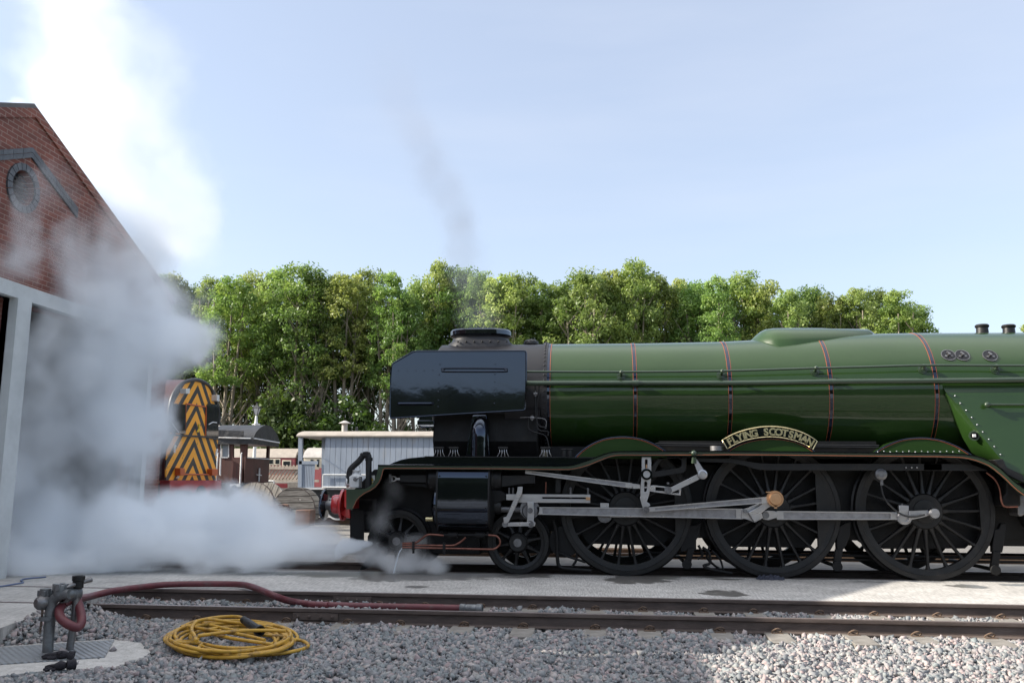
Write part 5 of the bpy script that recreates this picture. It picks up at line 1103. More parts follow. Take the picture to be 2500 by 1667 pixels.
c2=N(t,'Mix',data_type='RGBA'); L(t,mr.outputs[0],c2.inputs['Factor']); L(t,cr.outputs['Result'],c2.inputs['A']); c2.inputs['B'].default_value=(.12,.07,.03,1); L(t,c2.outputs['Result'],b.inputs['Base Color']); b.inputs['Roughness'].default_value=.45
GLASS=mat('dark_glass',(.02,.025,.028),r0=.05,coat=.6); MAROON=mat('maroon_paint',(.07,.016,.015),(.055,.013,.012),sc=3,r0=.5,dirt=(.08,.03,.025),dsc=3); DGREY=mat('dark_grey_paint',(.03,.03,.032),(.045,.045,.045),sc=3,r0=.5)
ORANP=mat('orange_paint',(.55,.12,.03),(.48,.10,.03),sc=6,r0=.5)
dl=thing('diesel_shunter',ORGD,'diesel shunter with yellow and black chevron cab end behind the steam','locomotive')
def yz_(pts,X=XD): return [(p.y,p.z) for p in (zX(6,x,y,X) for x,y in pts)]
out=spl2(yz_([(203,1222),(198,1100),(222,830),(236,600),(262,450),(300,370),(345,310),(410,275),(500,262),(570,285),(620,322),(660,390),(690,480),(712,560),(712,830),(700,1000),(693,1222)]),2)
m=MB(); m.prismX(out,XD-2.3,XD); m.build('cab',MAROON,dl,ang=30)
face=[(y+(yc-y)*.02,z) for y,z in out]
m=MB(); m.prismX(face,XD+.001,XD+.02); m.build('cab_end',CHEV,dl,ang=None)
m=MB(); m.tube([(XD+.02,y,z) for y,z in out[4:-5]],.045,8); m.build('roof_edge',DGREY,dl)
def pX(pts,x0,x1,name,mt,par=dl,bevel=0): m=MB(); m.prismX(yz_(pts),x0,x1); return m.build(name,mt,par,ang=None,bevel=bevel)
w1=pX([(592,510),(605,488),(690,498),(700,520),(700,822),(585,802)],XD+.021,XD+.05,'window',GLASS); w2=pX([(250,520),(270,490),(385,500),(385,780),(238,765)],XD+.021,XD+.05,'window',GLASS)
pX([(225,778),(580,800),(700,825),(700,838),(580,815),(225,795)],XD+.021,XD+.06,'waist_rail',DGREY)
m=MB(); m.tube([(XD+.03,y,z) for y,z in yz_([(395,492),(588,522),(582,806)])],.018,6); m.tube([(XD+.03,y,z) for y,z in yz_([(395,492),(390,780)])],.012,6); m.build('door_edge',ORANP,dl)
for q in ([(290,1105),(335,1108),(340,1178),(290,1178)],[(600,1113),(655,1116),(655,1178),(602,1175)]): pX(q,XD+.021,XD+.15,'lamp_box',ORANP,bevel=.01)
m=MB(); m.tube([(XD+.07,y,z) for y,z in yz_([(340,1165),(600,1168)])],.018,6); m.build('front_bar',ORANP,dl)
for q in ([(262,960),(268,895),(275,895)],[(662,992),(672,930),(676,930)],[(285,1200),(300,1195),(300,1125)]):
    m=MB(); m.tube([(XD+.08,y,z) for y,z in yz_(q)],.024,6); m.build('grab_rail',WHITEP,dl)
m=MB(); m.tube([(XD+.08,y,z) for y,z in yz_([(497,685),(500,730),(485,765)])],.022,6); m.build('grab_rail',mat('yellow_paint',(.7,.5,.04),r0=.5),dl)
pX([(645,405),(672,408),(668,470),(645,462)],XD+.02,XD+.15,'lamp',WHITEP); pX([(345,350),(385,345),(380,395),(345,395)],XD+.02,XD+.15,'lamp',WHITEP)
m=MB(); m.tube([(XD+.06,y,z) for y,z in yz_([(602,690),(640,668),(678,672)])],.012,5); m.tube([(XD+.06,y,z) for y,z in yz_([(250,680),(310,760)])],.012,5); m.build('wiper',WHITEP,dl)
DRED=mat('faded_red_paint',(.42,.04,.045),(.34,.035,.04),sc=4,r0=.5,dirt=(.15,.03,.03),dsc=4)
pX([(200,1224),(700,1224),(700,1395),(200,1395)],XD-.1,XD+.12,'buffer_beam',DRED)
for s in (-1,1):
    m=MB(); m.lathe([(.13,.12),(.12,.4),(.09,.42),(.08,.6),(.23,.62),(.24,.66),(.2,.69),(0,.7)],(XD,yc+s*.87,1.05),(1,0,0),24); m.build('buffer',DGREY,dl,ang=35)
m=MB(); y0,y1=min(y for y,z in out),max(y for y,z in out); m.box(XD-8.2,XD-2.3,yc-.75,yc+.75,1.3,3.2); m.build('engine_bonnet',MAROON,dl,bevel=.08)
m=MB(); m.box(XD-8.4,XD-.1,y0+.05,y1-.05,1.1,1.32); m.build('footplate',DGREY,dl)
for i in range(3):
    for s in (-1,1):
        m=MB(); m.disc((XD-2.1-1.75*i,yc+s*.72-.06,.66),(0,1,0),.68,.12,36); m.build('wheel',DGREY,dl,ang=30)
# brown brake van
YB=16.6
BRWN=mat('brown_van_paint',(.085,.03,.024),(.06,.024,.02),sc=3,r0=.6,st=(8,1,.4),dirt=(.045,.025,.02),dsc=3); TARP=mat('black_tarpaulin',(.02,.021,.024),(.035,.036,.04),sc=2,r0=.45,bump=.6,bsc=3,bdist=.08)
WHT=mat('flaking_white_paint',(.62,.62,.62),(.5,.5,.5),sc=5,r0=.6,dirt=(.2,.16,.13),dsc=4); ROOFG=mat('grey_van_roof',(.42,.40,.38),(.34,.32,.30),sc=3,r0=.7)
cor=za(6,945,1240,YB); XE=cor.x
bv=thing('brake_van',(XE-2.5,YB+1.2,0),'brown timber brake van with black tarpaulin over its roof end','wagon')
def q6(pts,Y=YB): return xz(6,pts,Y)
def pY(pts,y0,y1,name,mt,par,holes=(),bevel=0,Y=YB): m=MB(); m.prism(q6(pts,Y),y0,y1,[q6(h,Y) for h in holes]); return m.build(name,mt,par,ang=None,bevel=bevel)
zt_=za(6,940,820,YB).z; zf=za(6,940,1250,YB).z; xl=za(6,600,1000,YB).x
m=MB(); m.prism(q6([(560,822),(962,822),(962,1250),(560,1250)]),YB,YB+.08,[q6([(740,838),(812,838),(812,1004),(740,1004)]),q6([(862,838),(925,838),(925,1015),(862,1015)])]); m.build('side_wall',BRWN,bv,ang=None)
m=MB(); m.box(XE-5,XE-2.2,YB+2.3,YB+2.38,zf,zt_); m.box(XE-2.2,XE-2.1,YB+.08,YB+2.38,zf,zt_); m.build('cabin_wall',BRWN,bv,ang=None)
YE0,YE1=YB,YB+2.38; zw=za(6,960,1010,YB).z
m=MB(); m.box(XE-.0,XE+.09,YE0,YE1,zf,zw); m.box(XE,XE+.09,YE0,YE0+.16,zw,zt_); m.box(XE,XE+.09,YE1-.16,YE1,zw,zt_); m.box(XE,XE+.09,YE0,YE1,zt_-.15,zt_+.1); m.build('end_panel',BRWN,bv,ang=None)
m=MB(); m.box(XE-.01,XE+.12,YE0+.1,YE1-.1,zw,zw+.035); m.build('end_rail',WHT,bv)
pY([(812,838),(822,838),(822,1004),(812,1004)],YB-.02,YB,'window_frame',WHT,bv); pY([(738,836),(748,836),(748,1006),(738,1006)],YB-.02,YB,'window_frame',WHT,bv)
pY([(748,838),(812,838),(812,1004),(748,1004)],YB+.05,YB+.06,'window',mat('pale_glass',(.3,.33,.36),r0=.08),bv)
pY([(740,1000),(812,1000),(812,1010),(740,1010)],YB-.03,YB,'window_sill',WHT,bv)
zr0=za(6,940,712,YB).z
rp=[(YE0-.1,zt_-.02)]+[(YE0-.1+(YE1-YE0+.2)*i/12,zt_+(zr0-zt_+.12)*math.sin(PI*i/12)**.7) for i in range(13)]+[(YE1+.1,zt_-.02)]
m=MB(); m.prismX(rp,XE-6,XE+.35); rf=m.build('roof',ROOFG,bv,ang=40)
rp2=[(y+(y-(YE0+YE1)/2)*.03,z+.015-(.22 if i in (0,len(rp)-1) else 0)) for i,(y,z) in enumerate(rp)]
m=MB(); m.prismX(rp2,XE-1.3,XE+.40); m.build('tarpaulin',TARP,bv,ang=40)
pY([(700,742),(975,755),(972,825),(700,805)],YB-.16,YB-.13,'tarpaulin_flap',TARP,bv)
m=MB(); a=za(6,700,815,YB-.17); b_=za(6,975,822,YB-.17); m.tube([a,b_,(XE+.42,YE0-.1,b_.z-.0),(XE+.42,YE1+.1,b_.z-.05)],.03,6); m.build('gutter_rail',WHT,bv)
for q in ([(700,965),(715,960),(690,1290)],[(740,1000),(735,1170),(742,1175)],[(945,960),(938,970),(925,1255)]):
    m=MB(); m.tube([za(6,x,y,YB-.12) for x,y in q],.028,6); m.build('hand_rail',WHT,bv)
m=MB(); m.box(XE-6,XE+.3,YB-.1,YE1+.1,zf-.22,zf-.02); m.build('underframe',DGREY,bv)
pY([(850,1258),(945,1258),(945,1285),(850,1285)],YB-.2,YB-.1,'step_board',WHT,bv)
m=MB()
for x in (XE-4.6,XE-1.2):
    m.disc((x,YB+.35,.5),(0,-1,0),.5,.1,28); m.disc((x,YE1-.35,.5),(0,-1,0),.5,.1,28)
m.build('wheels',DGREY,bv,ang=30) if False else None
for x in (XE-4.6,XE-1.2):
    for yy in (YB+.45,YE1-.35): m=MB(); m.disc((x,yy,.47),(0,-1,0),.5,.12,28); m.build('wheel',DGREY,bv,ang=30)
m=MB()
for s in (0,1):
    yy=YE0+.3 if s==0 else YE1-.3; m.tube([(XE+.1,yy,zw+.75),(XE+.28,yy,zw+.75),(XE+.28,yy,zw+.98)],.05,8)
m.build('lamp_iron',WHT,bv)
m=MB(); m.tube([(XE+.14,YB+1.25,zw-.35),(XE+.14,YB+1.25,zw-.85)],.035,6); m.tube([(XE+.14,YB+1.0,zw-.6),(XE+.14,YB+1.5,zw-.62)],.02,6); m.build('door_handle',WHT,bv)
# white goods van
YW=16.4
WVAN=mat('white_planked_van',(.31,.355,.42),(.25,.29,.35),sc=3,r0=.5,st=(1,1,.25),dirt=(.30,.29,.28),dsc=2)
def wq(pts): return xz(6,pts,YW)
x0v=za(6,1483,1290,YW).x; x1v=x0v+8.2; xc=za(6,1722,1290,YW).x; zf2=za(6,1600,1295,YW).z; zt2=za(6,1800,808,YW).z; zr2=za(6,1800,768,YW).z
wvn=thing('goods_van',(x0v+4,YW+1.2,0),'white planked goods brake van with open end porch and cream roof','wagon')
m=MB(); nb=36; pw=(x1v-xc)/nb
for i in range(nb): m.box(xc+i*pw+.006,xc+(i+1)*pw-.006,YW,YW+.05,zf2,zt2)
m.box(xc+.02,x1v-.02,YW+.03,YW+2.38,zf2+.01,zt2-.01); m.build('body',WVAN,wvn,ang=None,bevel=.004)
for (xa,xb) in ((1483,1520),(1580,1600),(1635,1665)):
    pY([(xa,808),(xb,808),(xb-6,1290),(xa-6,1290)],YW+(0 if xa<1500 else (2.2 if xa<1600 else .9)),YW+(.12 if xa<1500 else (2.3 if xa<1600 else 1.0)),'porch_post',WVAN,wvn,Y=YW)
m=MB(); a=za(6,1500,1070,YW); b_=za(6,1640,1070,YW)
for i in range(9): w_=(b_.x-a.x)/9; m.box(a.x+i*w_+.006,a.x+(i+1)*w_-.006,YW+.02,YW+.06,zf2,a.z)
m.box(a.x-.05,b_.x+.1,YW,YW+.08,a.z,a.z+.12); m.build('porch_door',WVAN,wvn,ang=None)
m=MB(); m.box(x0v-.02,x1v,YW-.02,YW+2.42,zf2-.06,zf2); m.build('floor',WHT,wvn)
rp=[(YW-.12,zt2)]+[(YW-.12+2.64*i/14,zt2+.05+(zr2-zt2+.06)*math.sin(PI*i/14)**.6) for i in range(15)]+[(YW+2.52,zt2)]
CREAMR=mat('cream_van_roof',(.36,.315,.27),(.28,.245,.21),sc=3,r0=.7,dirt=(.3,.26,.22),dsc=2)
m=MB(); m.prismX(rp,x0v-.12,x1v+.1); m.build('roof',CREAMR,wvn,ang=40)
c=za(6,1925,765,YW+1.2); m=MB(); m.disc((c.x,YW+1.2,c.z-.1),(0,0,1),.11,.42,14); m.disc((c.x,YW+1.2,c.z+.34),(0,0,1),.24,.1,16,r2=.05); m.build('stove_chimney',ROOFG,wvn,ang=30)
c=za(6,2040,765,YW+1.2); m=MB(); m.disc((c.x,YW+1.2,c.z-.1),(0,0,1),.05,.3,10); m.build('roof_vent',DGREY,wvn,ang=30)
m=MB(); m.box(x0v,x1v,YW+.1,YW+2.3,zf2-.42,zf2-.06); m.build('underframe',DGREY,wvn)
m=MB(); a=za(6,1720,1168,YW-.06); m.tube([a,(x1v,YW-.06,a.z-.0)],.022,6); m.tube([(a.x,YW-.06,a.z),(a.x,YW-.06,zf2)],.02,6); a=za(6,1720,1288,YW-.06); m.tube([a,(x1v,YW-.06,a.z)],.03,6); m.build('hand_rail',WHITEP,wvn)
m=MB(); a=za(6,1722,1010,YW-.02); m.tube([a,za(6,1900,1130,YW-.02)],.012,5); m.build('diagonal_strap',WVAN,wvn)
for x in (za(5,70,760,YW).x,x0v+6.2):
    for yy in (YW+.5,YW+2.0):
        m=MB(); m.disc((x,yy,.47),(0,-1,0),.44,.12,32); wl_=m.build('wheel',DGREY,wvn,ang=30); m=MB(); m.lathe([(.44,-.02),(.5,-.02),(.5,.13),(.44,.13)],(x,yy,.47),(0,-1,0),32); m.build('tyre',WHITEP,wl_,ang=30)
for i,(x,y) in enumerate(((2235,832),(2290,832),(2262,845))): pass
# far coaches
def coach(Y,k0,x0p,x1p,ytop,ywall,yb,wallm,roofm,label):
    a=za(6,x0p,ywall,Y); b_=za(6,x1p,ywall,Y); zt3=za(6,x0p,ytop,Y).z; zb3=za(6,x0p,yb,Y).z
    c=thing('passenger_coach',((a.x+b_.x)/2,Y+1.4,0),label,'coach','railway coaches far behind')
    m=MB(); m.box(a.x,b_.x,Y,Y+2.7,zb3,a.z); m.build('body',wallm,c,ang=None,bevel=.03)
    rp=[(Y-.05,a.z)]+[(Y-.05+2.8*i/12,a.z+(zt3-a.z+.1)*math.sin(PI*i/12)**.55) for i in range(13)]+[(Y+2.75,a.z)]
    m=MB(); m.prismX(rp,a.x-.05,b_.x+.05); m.build('roof',roofm,c,ang=40)
    m=MB(); m.box(a.x,b_.x,Y+.2,Y+2.5,.3,zb3); m.build('underframe',DGREY,c)
    return c,a,b_
PALEM=mat('faded_maroon',(.30,.075,.08),(.25,.06,.065),sc=2,r0=.5); CREAMW=mat('cream_paint',(.62,.55,.42),(.55,.48,.37),sc=2,r0=.5)
YC=43
c1,a,b_=coach(YC,6,500,1450,925,1003,1200,PALEM,CREAMR,'faded maroon coach with tan roof between the two brake vans')
for (xa,xb,ya,yb) in ((1205,1240,1025,1065),(1265,1300,1025,1065),(1340,1402,1042,1095),(1040,1080,1025,1065)):
    p=za(6,xa,ya,YC-.02); q=za(6,xb,yb,YC-.02); m=MB(); m.box(p.x-.08,q.x+.08,YC-.03,YC+.0,q.z-.08,p.z+.08); w_=m.build('window_frame',CREAMW,c1,bevel=.02); m=MB(); m.box(p.x,q.x,YC-.045,YC-.03,q.z,p.z); m.build('window_pane',GLASS,w_)
p=za(6,1150,1165,YC); m=MB(); m.box(a.x,b_.x,YC-.02,YC,p.z-.05,p.z+.05); m.build('waist_line',ORANP,c1)
m=MB(); m.box(b_.x,b_.x+.5,YC+.3,YC+2.4,1.2,a.z+.2); m.build('gangway',DGREY,c1)
c2,a,b_=coach(YC,6,1535,2600,920,1005,1190,CREAMW,ROOFG,'cream and red coach with grey roof behind the white van')
for (xa,xb,ya,yb) in ((1600,1625,1025,1095),(1660,1680,1025,1095)):
    p=za(6,xa,ya,YC-.02); q=za(6,xb,yb,YC-.02); m=MB(); m.box(p.x,q.x,YC-.03,YC,q.z,p.z); m.build('window_pane',GLASS,c2)
p=za(6,1600,1105,YC); m=MB(); m.box(a.x,b_.x,YC-.015,YC,.9,p.z); m.build('lower_panel',PALEM,c2)
# lamp post
YLP=27
lb=za(6,1062,1000,YLP); lpx=lb.x
lp=thing('lamp_post',(lpx,YLP,-.2),'white lamp post with glass lantern against the dark trees','street lamp')
zq=lambda y:za(6,1075,y,YLP).z
m=MB(); m.lathe([(.13,-.2),(.12,1),(.085,1.1),(.075,zq(690)),(.10,zq(680)),(.07,zq(660)),(.06,zq(620)),(.04,zq(605))],(lpx,YLP,0),(0,0,1),16); m.build('post',WHITEP,lp,ang=40)
hw=(za(6,1112,690,YLP).x-za(6,1035,690,YLP).x)/2; m=MB(); m.tube([(lpx-hw,YLP,zq(690)),(lpx+hw,YLP,zq(690))],.03,8); m.build('ladder_bar',WHITEP,lp)
LG=mat('lantern_glass',(.55,.56,.55),r0=.15); hh=(za(6,1118,540,YLP).x-za(6,1040,540,YLP).x)/2
m=MB(); m.lathe([(hh*.42,zq(600)),(hh,zq(535))],(lpx,YLP,0),(0,0,1),4,a0=PI/4,a1=2*PI+PI/4); lan=m.build('lantern',LG,lp,ang=20)
m=MB(); m.lathe([(hh*1.1,zq(537)),(hh*1.05,zq(528)),(hh*.35,zq(508)),(hh*.3,zq(500)),(.03,zq(495)),(.02,zq(483)),(0,zq(480))],(lpx,YLP,0),(0,0,1),4,a0=PI/4,a1=2*PI+PI/4); m.build('lantern_roof',DGREY,lp,ang=20)
m=MB()
for k in range(4):
    an=PI/4+k*PI/2; m.tube([(lpx+hh*.42*math.cos(an),YLP+hh*.42*math.sin(an),zq(600)),(lpx+hh*math.cos(an),YLP+hh*math.sin(an),zq(535))],.02,5)
m.tube([(lpx-.15,YLP,zq(600)),(lpx-.1,YLP,zq(622)),(lpx,YLP,zq(640))],.02,5); m.tube([(lpx+.15,YLP,zq(600)),(lpx+.1,YLP,zq(622)),(lpx,YLP,zq(640))],.02,5); m.build('lantern_frame',DGREY,lan)
# cable drums
DRUMW,t,b=nodes('weathered_grey_boards'); tc=N(t,'TexCoord'); wv=N(t,'TexWave',i_Scale=1.55,wave_type='BANDS',bands_direction='X'); wv.inputs['Distortion'].default_value=.3; L(t,tc.outputs['Object'],wv.inputs['Vector'])
nz=N(t,'TexNoise',i_Scale=4,i_Detail=8); mp=N(t,'Mapping'); mp.inputs['Scale'].default_value=(6,1,.7); L(t,tc.outputs['Object'],mp.inputs['Vector']); L(t,mp.outputs[0],nz.inputs['Vector'])
cr=N(t,'ValToRGB'); e=cr.color_ramp.elements; e[0].position=.3; e[0].color=(.12,.105,.09,1); e[1].position=.72; e[1].color=(.34,.32,.29,1); L(t,nz.outputs[0],cr.inputs[0])
c3=N(t,'ValToRGB'); e=c3.color_ramp.elements; e[0].position=.02; e[0].color=(.15,.15,.15,1); e[1].position=.10; e[1].color=(1,1,1,1); L(t,wv.outputs['Fac'],c3.inputs[0])
mx=N(t,'Mix',data_type='RGBA',blend_type='MULTIPLY'); mx.inputs['Factor'].default_value=1; L(t,cr.outputs[0],mx.inputs['A']); L(t,c3.outputs[0],mx.inputs['B']); L(t,mx.outputs['Result'],b.inputs['Base Color']); b.inputs['Roughness'].default_value=.9
def drum(px,py,rpx,Y,rot,label,tilt):
    c=za(6,px,py,Y); r=abs(za(6,px+rpx,py,Y).x-c.x)
    d=thing('cable_drum',(c.x,Y,-.2),label,'cable drum','wooden cable drums'); 
    for yy in (0,.85):
        m=MB(); n=48; m.prism([(r*math.cos(2*PI*i/n),r*math.sin(2*PI*i/n)) for i in range(n)],yy-.035,yy+.035,[[(bx+.045*math.cos(k*PI/4),bz+.045*math.sin(k*PI/4)) for k in range(8)] for bx,bz in ((0.05,-.05),(.32,.12),(-.3,.2),(.1,.4))] if yy==0 else ())
        f=m.build('flange',DRUMW,d,ang=None,org=(0,0,0)); f.rotation_euler=(0,rot,0); f.location=(0,0,r)
    m=MB(); m.lathe([(0,.04),(r*.45,.04),(r*.45,.81),(0,.81)],(0,0,0),(0,1,0),32); f=m.build('core',DRUMW,d,ang=30,org=(0,0,0)); f.location=(0,0,r)
    m=MB(); m.lathe([(r-.004,-.037),(r+.012,-.037),(r+.012,.037),(r-.004,.037)],(0,0,r),(0,1,0),48); m.build('rim_band',RUST,d,ang=30,org=(0,0,0))
    d.rotation_euler=(0,0,tilt)
drum(1440,1490,195,13.2,R_(88),'grey wooden cable drum with level boards, right of the pair by the van',R_(4))
drum(1060,1475,205,14.6,R_(20),'grey wooden cable drum with leaning boards, left of the pair by the brown van',R_(-9))
# red flat trolley, slatted racks, scrap
YT=20; m=MB(); q=xz(6,[(985,1255),(1250,1255),(1250,1300),(985,1300)],YT); m.prism(q,YT,YT+1.6); tr=thing('flat_trolley',(q[0][0]+1.5,YT+.8,-.2),'low red flat trolley with white rail behind the cable drums','trolley'); m.build('deck',DRED,tr,bevel=.02)
m=MB(); m.tube([za(6,x,y,YT) for x,y in [(955,1228),(1248,1232),(1250,1285)]],.05,6); m.build('rail_bar',WHITEP,tr)
for xx in (q[0][0]+.4,q[1][0]-.4): 
    for yy in (YT+.2,YT+1.4): m=MB(); m.disc((xx,yy,.1),(0,-1,0),.3,.1,18); m.build('wheel',DGREY,tr,ang=30)
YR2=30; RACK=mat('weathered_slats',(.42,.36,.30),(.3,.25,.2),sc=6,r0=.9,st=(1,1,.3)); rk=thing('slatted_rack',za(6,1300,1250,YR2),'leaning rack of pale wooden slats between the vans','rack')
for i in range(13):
    x=1100+i*33; a=za(6,x,1240,YR2); b_=za(6,x+115,1080,YR2); m=MB(); dx=(b_-a)*.5; m.obox((a+b_)/2,dx,(0,.03,0),dx.cross(Vector((0,1,0))).normalized()*.055); m.build('slat',RACK,rk)
m=MB()
for y in (1105,1225): a=za(6,1085,y,YR2-.08); b_=za(6,1680,y,YR2-.08); m.box(a.x,b_.x,YR2-.12,YR2-.04,a.z-.06,a.z+.06)
m.build('rail',RACK,rk)
m=MB()
for i in range(16):
    x=1500+i*12
YS=11.0; SC=mat('orange_rust',(.15,.075,.045),(.09,.05,.035),sc=8,r0=.85,bump=.3)
m=MB(); ring_=[za(6,x,y,YS) for x,y in [(1110,1568),(1160,1500),(1230,1470),(1270,1470),(1300,1530),(1290,1600)]]; m.tube(ring_,.06,8); m.tube([p+Vector((.1,.7,0)) for p in ring_],.05,8)
for p in ring_[::2]: m.tube([p,p+Vector((.1,.7,0))],.04,6)
sc_=thing('rusty_scrap',(ring_[0].x+.4,YS+.3,-.2),'bent orange rusty metal frame lying in front of the cable drums','scrap'); m.build('frame',SC,sc_)
m=MB(); p=za(6,1520,1545,YS); m.box(p.x-.2,p.x+.25,YS,YS+.5,p.z-.35,p.z+.12); o=m.build('scrap_box',SC,None,org=(p.x,YS,p.z-.35),bevel=.02); o['label']='small open orange rusty box right of the scrap frame'; o['category']='box'
m=MB(); p=za(6,1380,1560,YS+.4); m.prism([(p.x-.35,p.z-.3),(p.x+.4,p.z-.3),(p.x+.28,p.z+.05),(p.x-.05,p.z+.16)],YS+.4,YS+.46); o=m.build('metal_sheet',GALV,None,org=(p.x,YS+.4,p.z-.3)); o['label']='bent grey metal sheet propped against the right cable drum'; o['category']='sheet'
m=MB(); p=za(6,1325,1290,24); m.box(p.x-1.1,p.x+1.1,24,25,-.2,p.z+.25); o=m.build('concrete_block',CONC,None,org=(p.x,24,-.2),bevel=.03); o['label']='pale grey concrete block beyond the red trolley'; o['category']='block'
# ================================================================== WOODLAND
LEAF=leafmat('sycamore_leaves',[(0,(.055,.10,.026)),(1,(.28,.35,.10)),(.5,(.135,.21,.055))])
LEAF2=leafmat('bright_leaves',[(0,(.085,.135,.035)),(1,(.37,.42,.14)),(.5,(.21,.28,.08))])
DLEAF=leafmat('shrub_and_shade_leaves',[(0,(.028,.055,.014)),(1,(.09,.15,.03)),(.5,(.05,.095,.02))],.3)  # shrub leaves; on back-row trees the dark colour stands in for shade
BARK=mat('pale_bark',(.30,.26,.20),(.17,.14,.11),sc=3,r0=.9,bump=.5,bsc=20,st=(1,1,.3))
def leafcloud(C,Rd,cnt,size,flat=.75,droop=.3):
    # leaves scattered through clumps: C centres (k,3), Rd radii
    idx=np.repeat(np.arange(len(C)),cnt); n=len(idx)
    d=rng.normal(size=(n,3)); d/=np.linalg.norm(d,axis=1)[:,None]; r=rng.random(n)**.45
    p=C[idx]+d*(r*Rd[idx])[:,None]*np.array([1,1,flat])
    nrm=d*.6+rng.normal(size=(n,3))*.6+np.array([0,0,.5]); nrm/=np.linalg.norm(nrm,axis=1)[:,None]
    a=np.cross(nrm,rng.normal(size=(n,3))); a/=np.linalg.norm(a,axis=1)[:,None]; b=np.cross(nrm,a)
    s=size*rng.uniform(.6,1.35,n); a=a*s[:,None]; b=b*(s*.55)[:,None]
    V=np.stack([p-a,p-b*.9+a*.1,p+a,p+b*.9+a*.1],1).reshape(-1,3); F=np.arange(4*n).reshape(-1,4)
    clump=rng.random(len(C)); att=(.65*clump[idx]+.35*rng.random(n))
    return V,F,att
def tree_meshes(H,W,base,nclump,per,size,seed,stems=2,lean=.05):
    r=np.random.default_rng(seed); m=MB(); tips=[]
    for s in range(stems):
        a=r.uniform(0,6.28); ox,oy=.35*math.cos(a)*(s>0),.35*math.sin(a)*(s>0); sp=W*.28*(.3+s)/stems
        path=[]
        for i in range(8):
            t=i/7; path.append((ox+sp*math.cos(a)*t**1.3+.12*math.sin(5*t+seed+s),oy+sp*math.sin(a)*t**1.3+.12*math.cos(4*t+seed),H*.9*t))
        m.tube(path,[.23*(1-.8*i/7)*H/17 for i in range(8)],7); tips.append(path)
        for b in range(9):
            t=r.uniform(.28,.92); i=min(int(t*7),6); p0=Vector(path[i]).lerp(Vector(path[i+1]),t*7-i); a2=r.uniform(0,6.28); ln=W*.45*(1.15-t)*r.uniform(.7,1.2)+.5
            p1=p0+Vector((math.cos(a2)*ln*.5,math.sin(a2)*ln*.5,ln*.55)); p2=p0+Vector((math.cos(a2)*ln,math.sin(a2)*ln,ln*1.25)); m.tube([p0,p1,p2],[.06,.04,.015],5); tips.append([p0,p1,p2])
    k=nclump; t=base+(1-base)*r.random(k)**.75; ang=r.uniform(0,6.28,k)
    env=np.clip(np.sin(np.pi*np.clip((t-base*.6)/(1.04-base*.6),0,1))**.55,.05,1)
    rad=W*.5*env*np.sqrt(r.random(k))**.8
    C=np.stack([rad*np.cos(ang),rad*np.sin(ang),H*t],1); Rd=r.uniform(.35,.85,k)*W/5.2
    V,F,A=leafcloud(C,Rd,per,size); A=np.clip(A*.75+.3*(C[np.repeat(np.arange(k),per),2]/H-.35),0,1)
    return m,(V,F,A)
VAR=[]
cfg=[(17,5.0,.48,170,70,.115,11,3,LEAF),(17,4.4,.54,140,70,.115,12,3,LEAF2),(16,5.6,.42,190,70,.115,13,3,LEAF),(18,4.0,.5,140,70,.11,14,2,LEAF),(15,5.2,.22,190,70,.115,15,3,LEAF2),(16,6.5,.08,240,60,.13,16,2,DLEAF),(15,5.5,.1,210,60,.13,17,3,DLEAF)]
for (H,W,b,k,per,sz,sd_,st_,lm) in cfg:
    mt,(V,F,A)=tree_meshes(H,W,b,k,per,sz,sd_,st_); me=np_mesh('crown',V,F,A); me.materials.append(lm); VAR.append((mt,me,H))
TPROT=[]
def plant_tree(v,loc,h,rz,label,wscale=1,group='trees of the wood behind the yard'):
    if len(TPROT)<=v or TPROT[v] is None:
        while len(TPROT)<=v: TPROT.append(None)
        mt,me,H=VAR[v]; r=thing('tree',(0,0,0),label,'tree',group); mt.build('trunk',BARK,r,ang=60); c=bpy.data.objects.new('crown',me); COL.objects.link(c); c.parent=r; TPROT[v]=r
    else: r=dup(TPROT[v])
    s=h/VAR[v][2]; r.location=loc; r.rotation_euler=(0,0,rz); r.scale=(s*wscale,s*wscale,s); r['label']=label; return r
YT1=52
tops=[(375,675),(425,668),(470,705),(515,692),(570,690),(625,688),(680,680),(735,664),(790,660),(850,664),(905,672),(950,684),(985,715),(1030,690),(1075,660),(1125,655),(1170,668),(1220,668),(1270,664),(1320,690),(1375,684),(1430,676),(1490,655),(1545,655),(1600,662),(1655,688),(1705,688),(1750,672),(1810,686),(1865,692),(1920,705),(1975,700),(2030,720),(2085,722),(2140,712),(2190,722),(2235,748)]
desc=["pale airy crown","bright yellow-green top","broad dense crown","slender upright crown","low bushy crown"]
rr2=random.Random(5)
def where(px):
    if px<560: return 'above the chevron cab'
    if px<700: return 'behind the brown brake van'
    if px<960: return 'behind the white van'
    if px<1130: return 'behind the smoke deflectors'
    if px<1300: return 'behind the chimney'
    if px<1800: return 'over the boiler front'
    return 'over the boiler rear'
for i,(px,py) in enumerate(tops):
    Y=YT1+rr2.uniform(-2.5,2.5); p=at(px,py+rr2.uniform(-14,14),Y); v=[0,1,2,3,0,4,1,2][i%8]
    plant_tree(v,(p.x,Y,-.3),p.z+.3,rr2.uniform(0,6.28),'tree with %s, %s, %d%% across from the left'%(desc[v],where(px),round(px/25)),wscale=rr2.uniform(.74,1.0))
for i in range(26):
    px=380+i*75+rr2.uniform(-15,15); py=np.interp(px,[a for a,b in tops],[b for a,b in tops])+rr2.uniform(10,45); Y=YT1+6+rr2.uniform(-2,3); p=at(px,py,Y)
    if px>2230: continue
    v=rr2.choice([5,6,5,2]); plant_tree(v,(p.x,Y,-.3),p.z+.3,rr2.uniform(0,6.28),'dark back-row tree %s, %d%% across'%(where(px),round(px/25)))
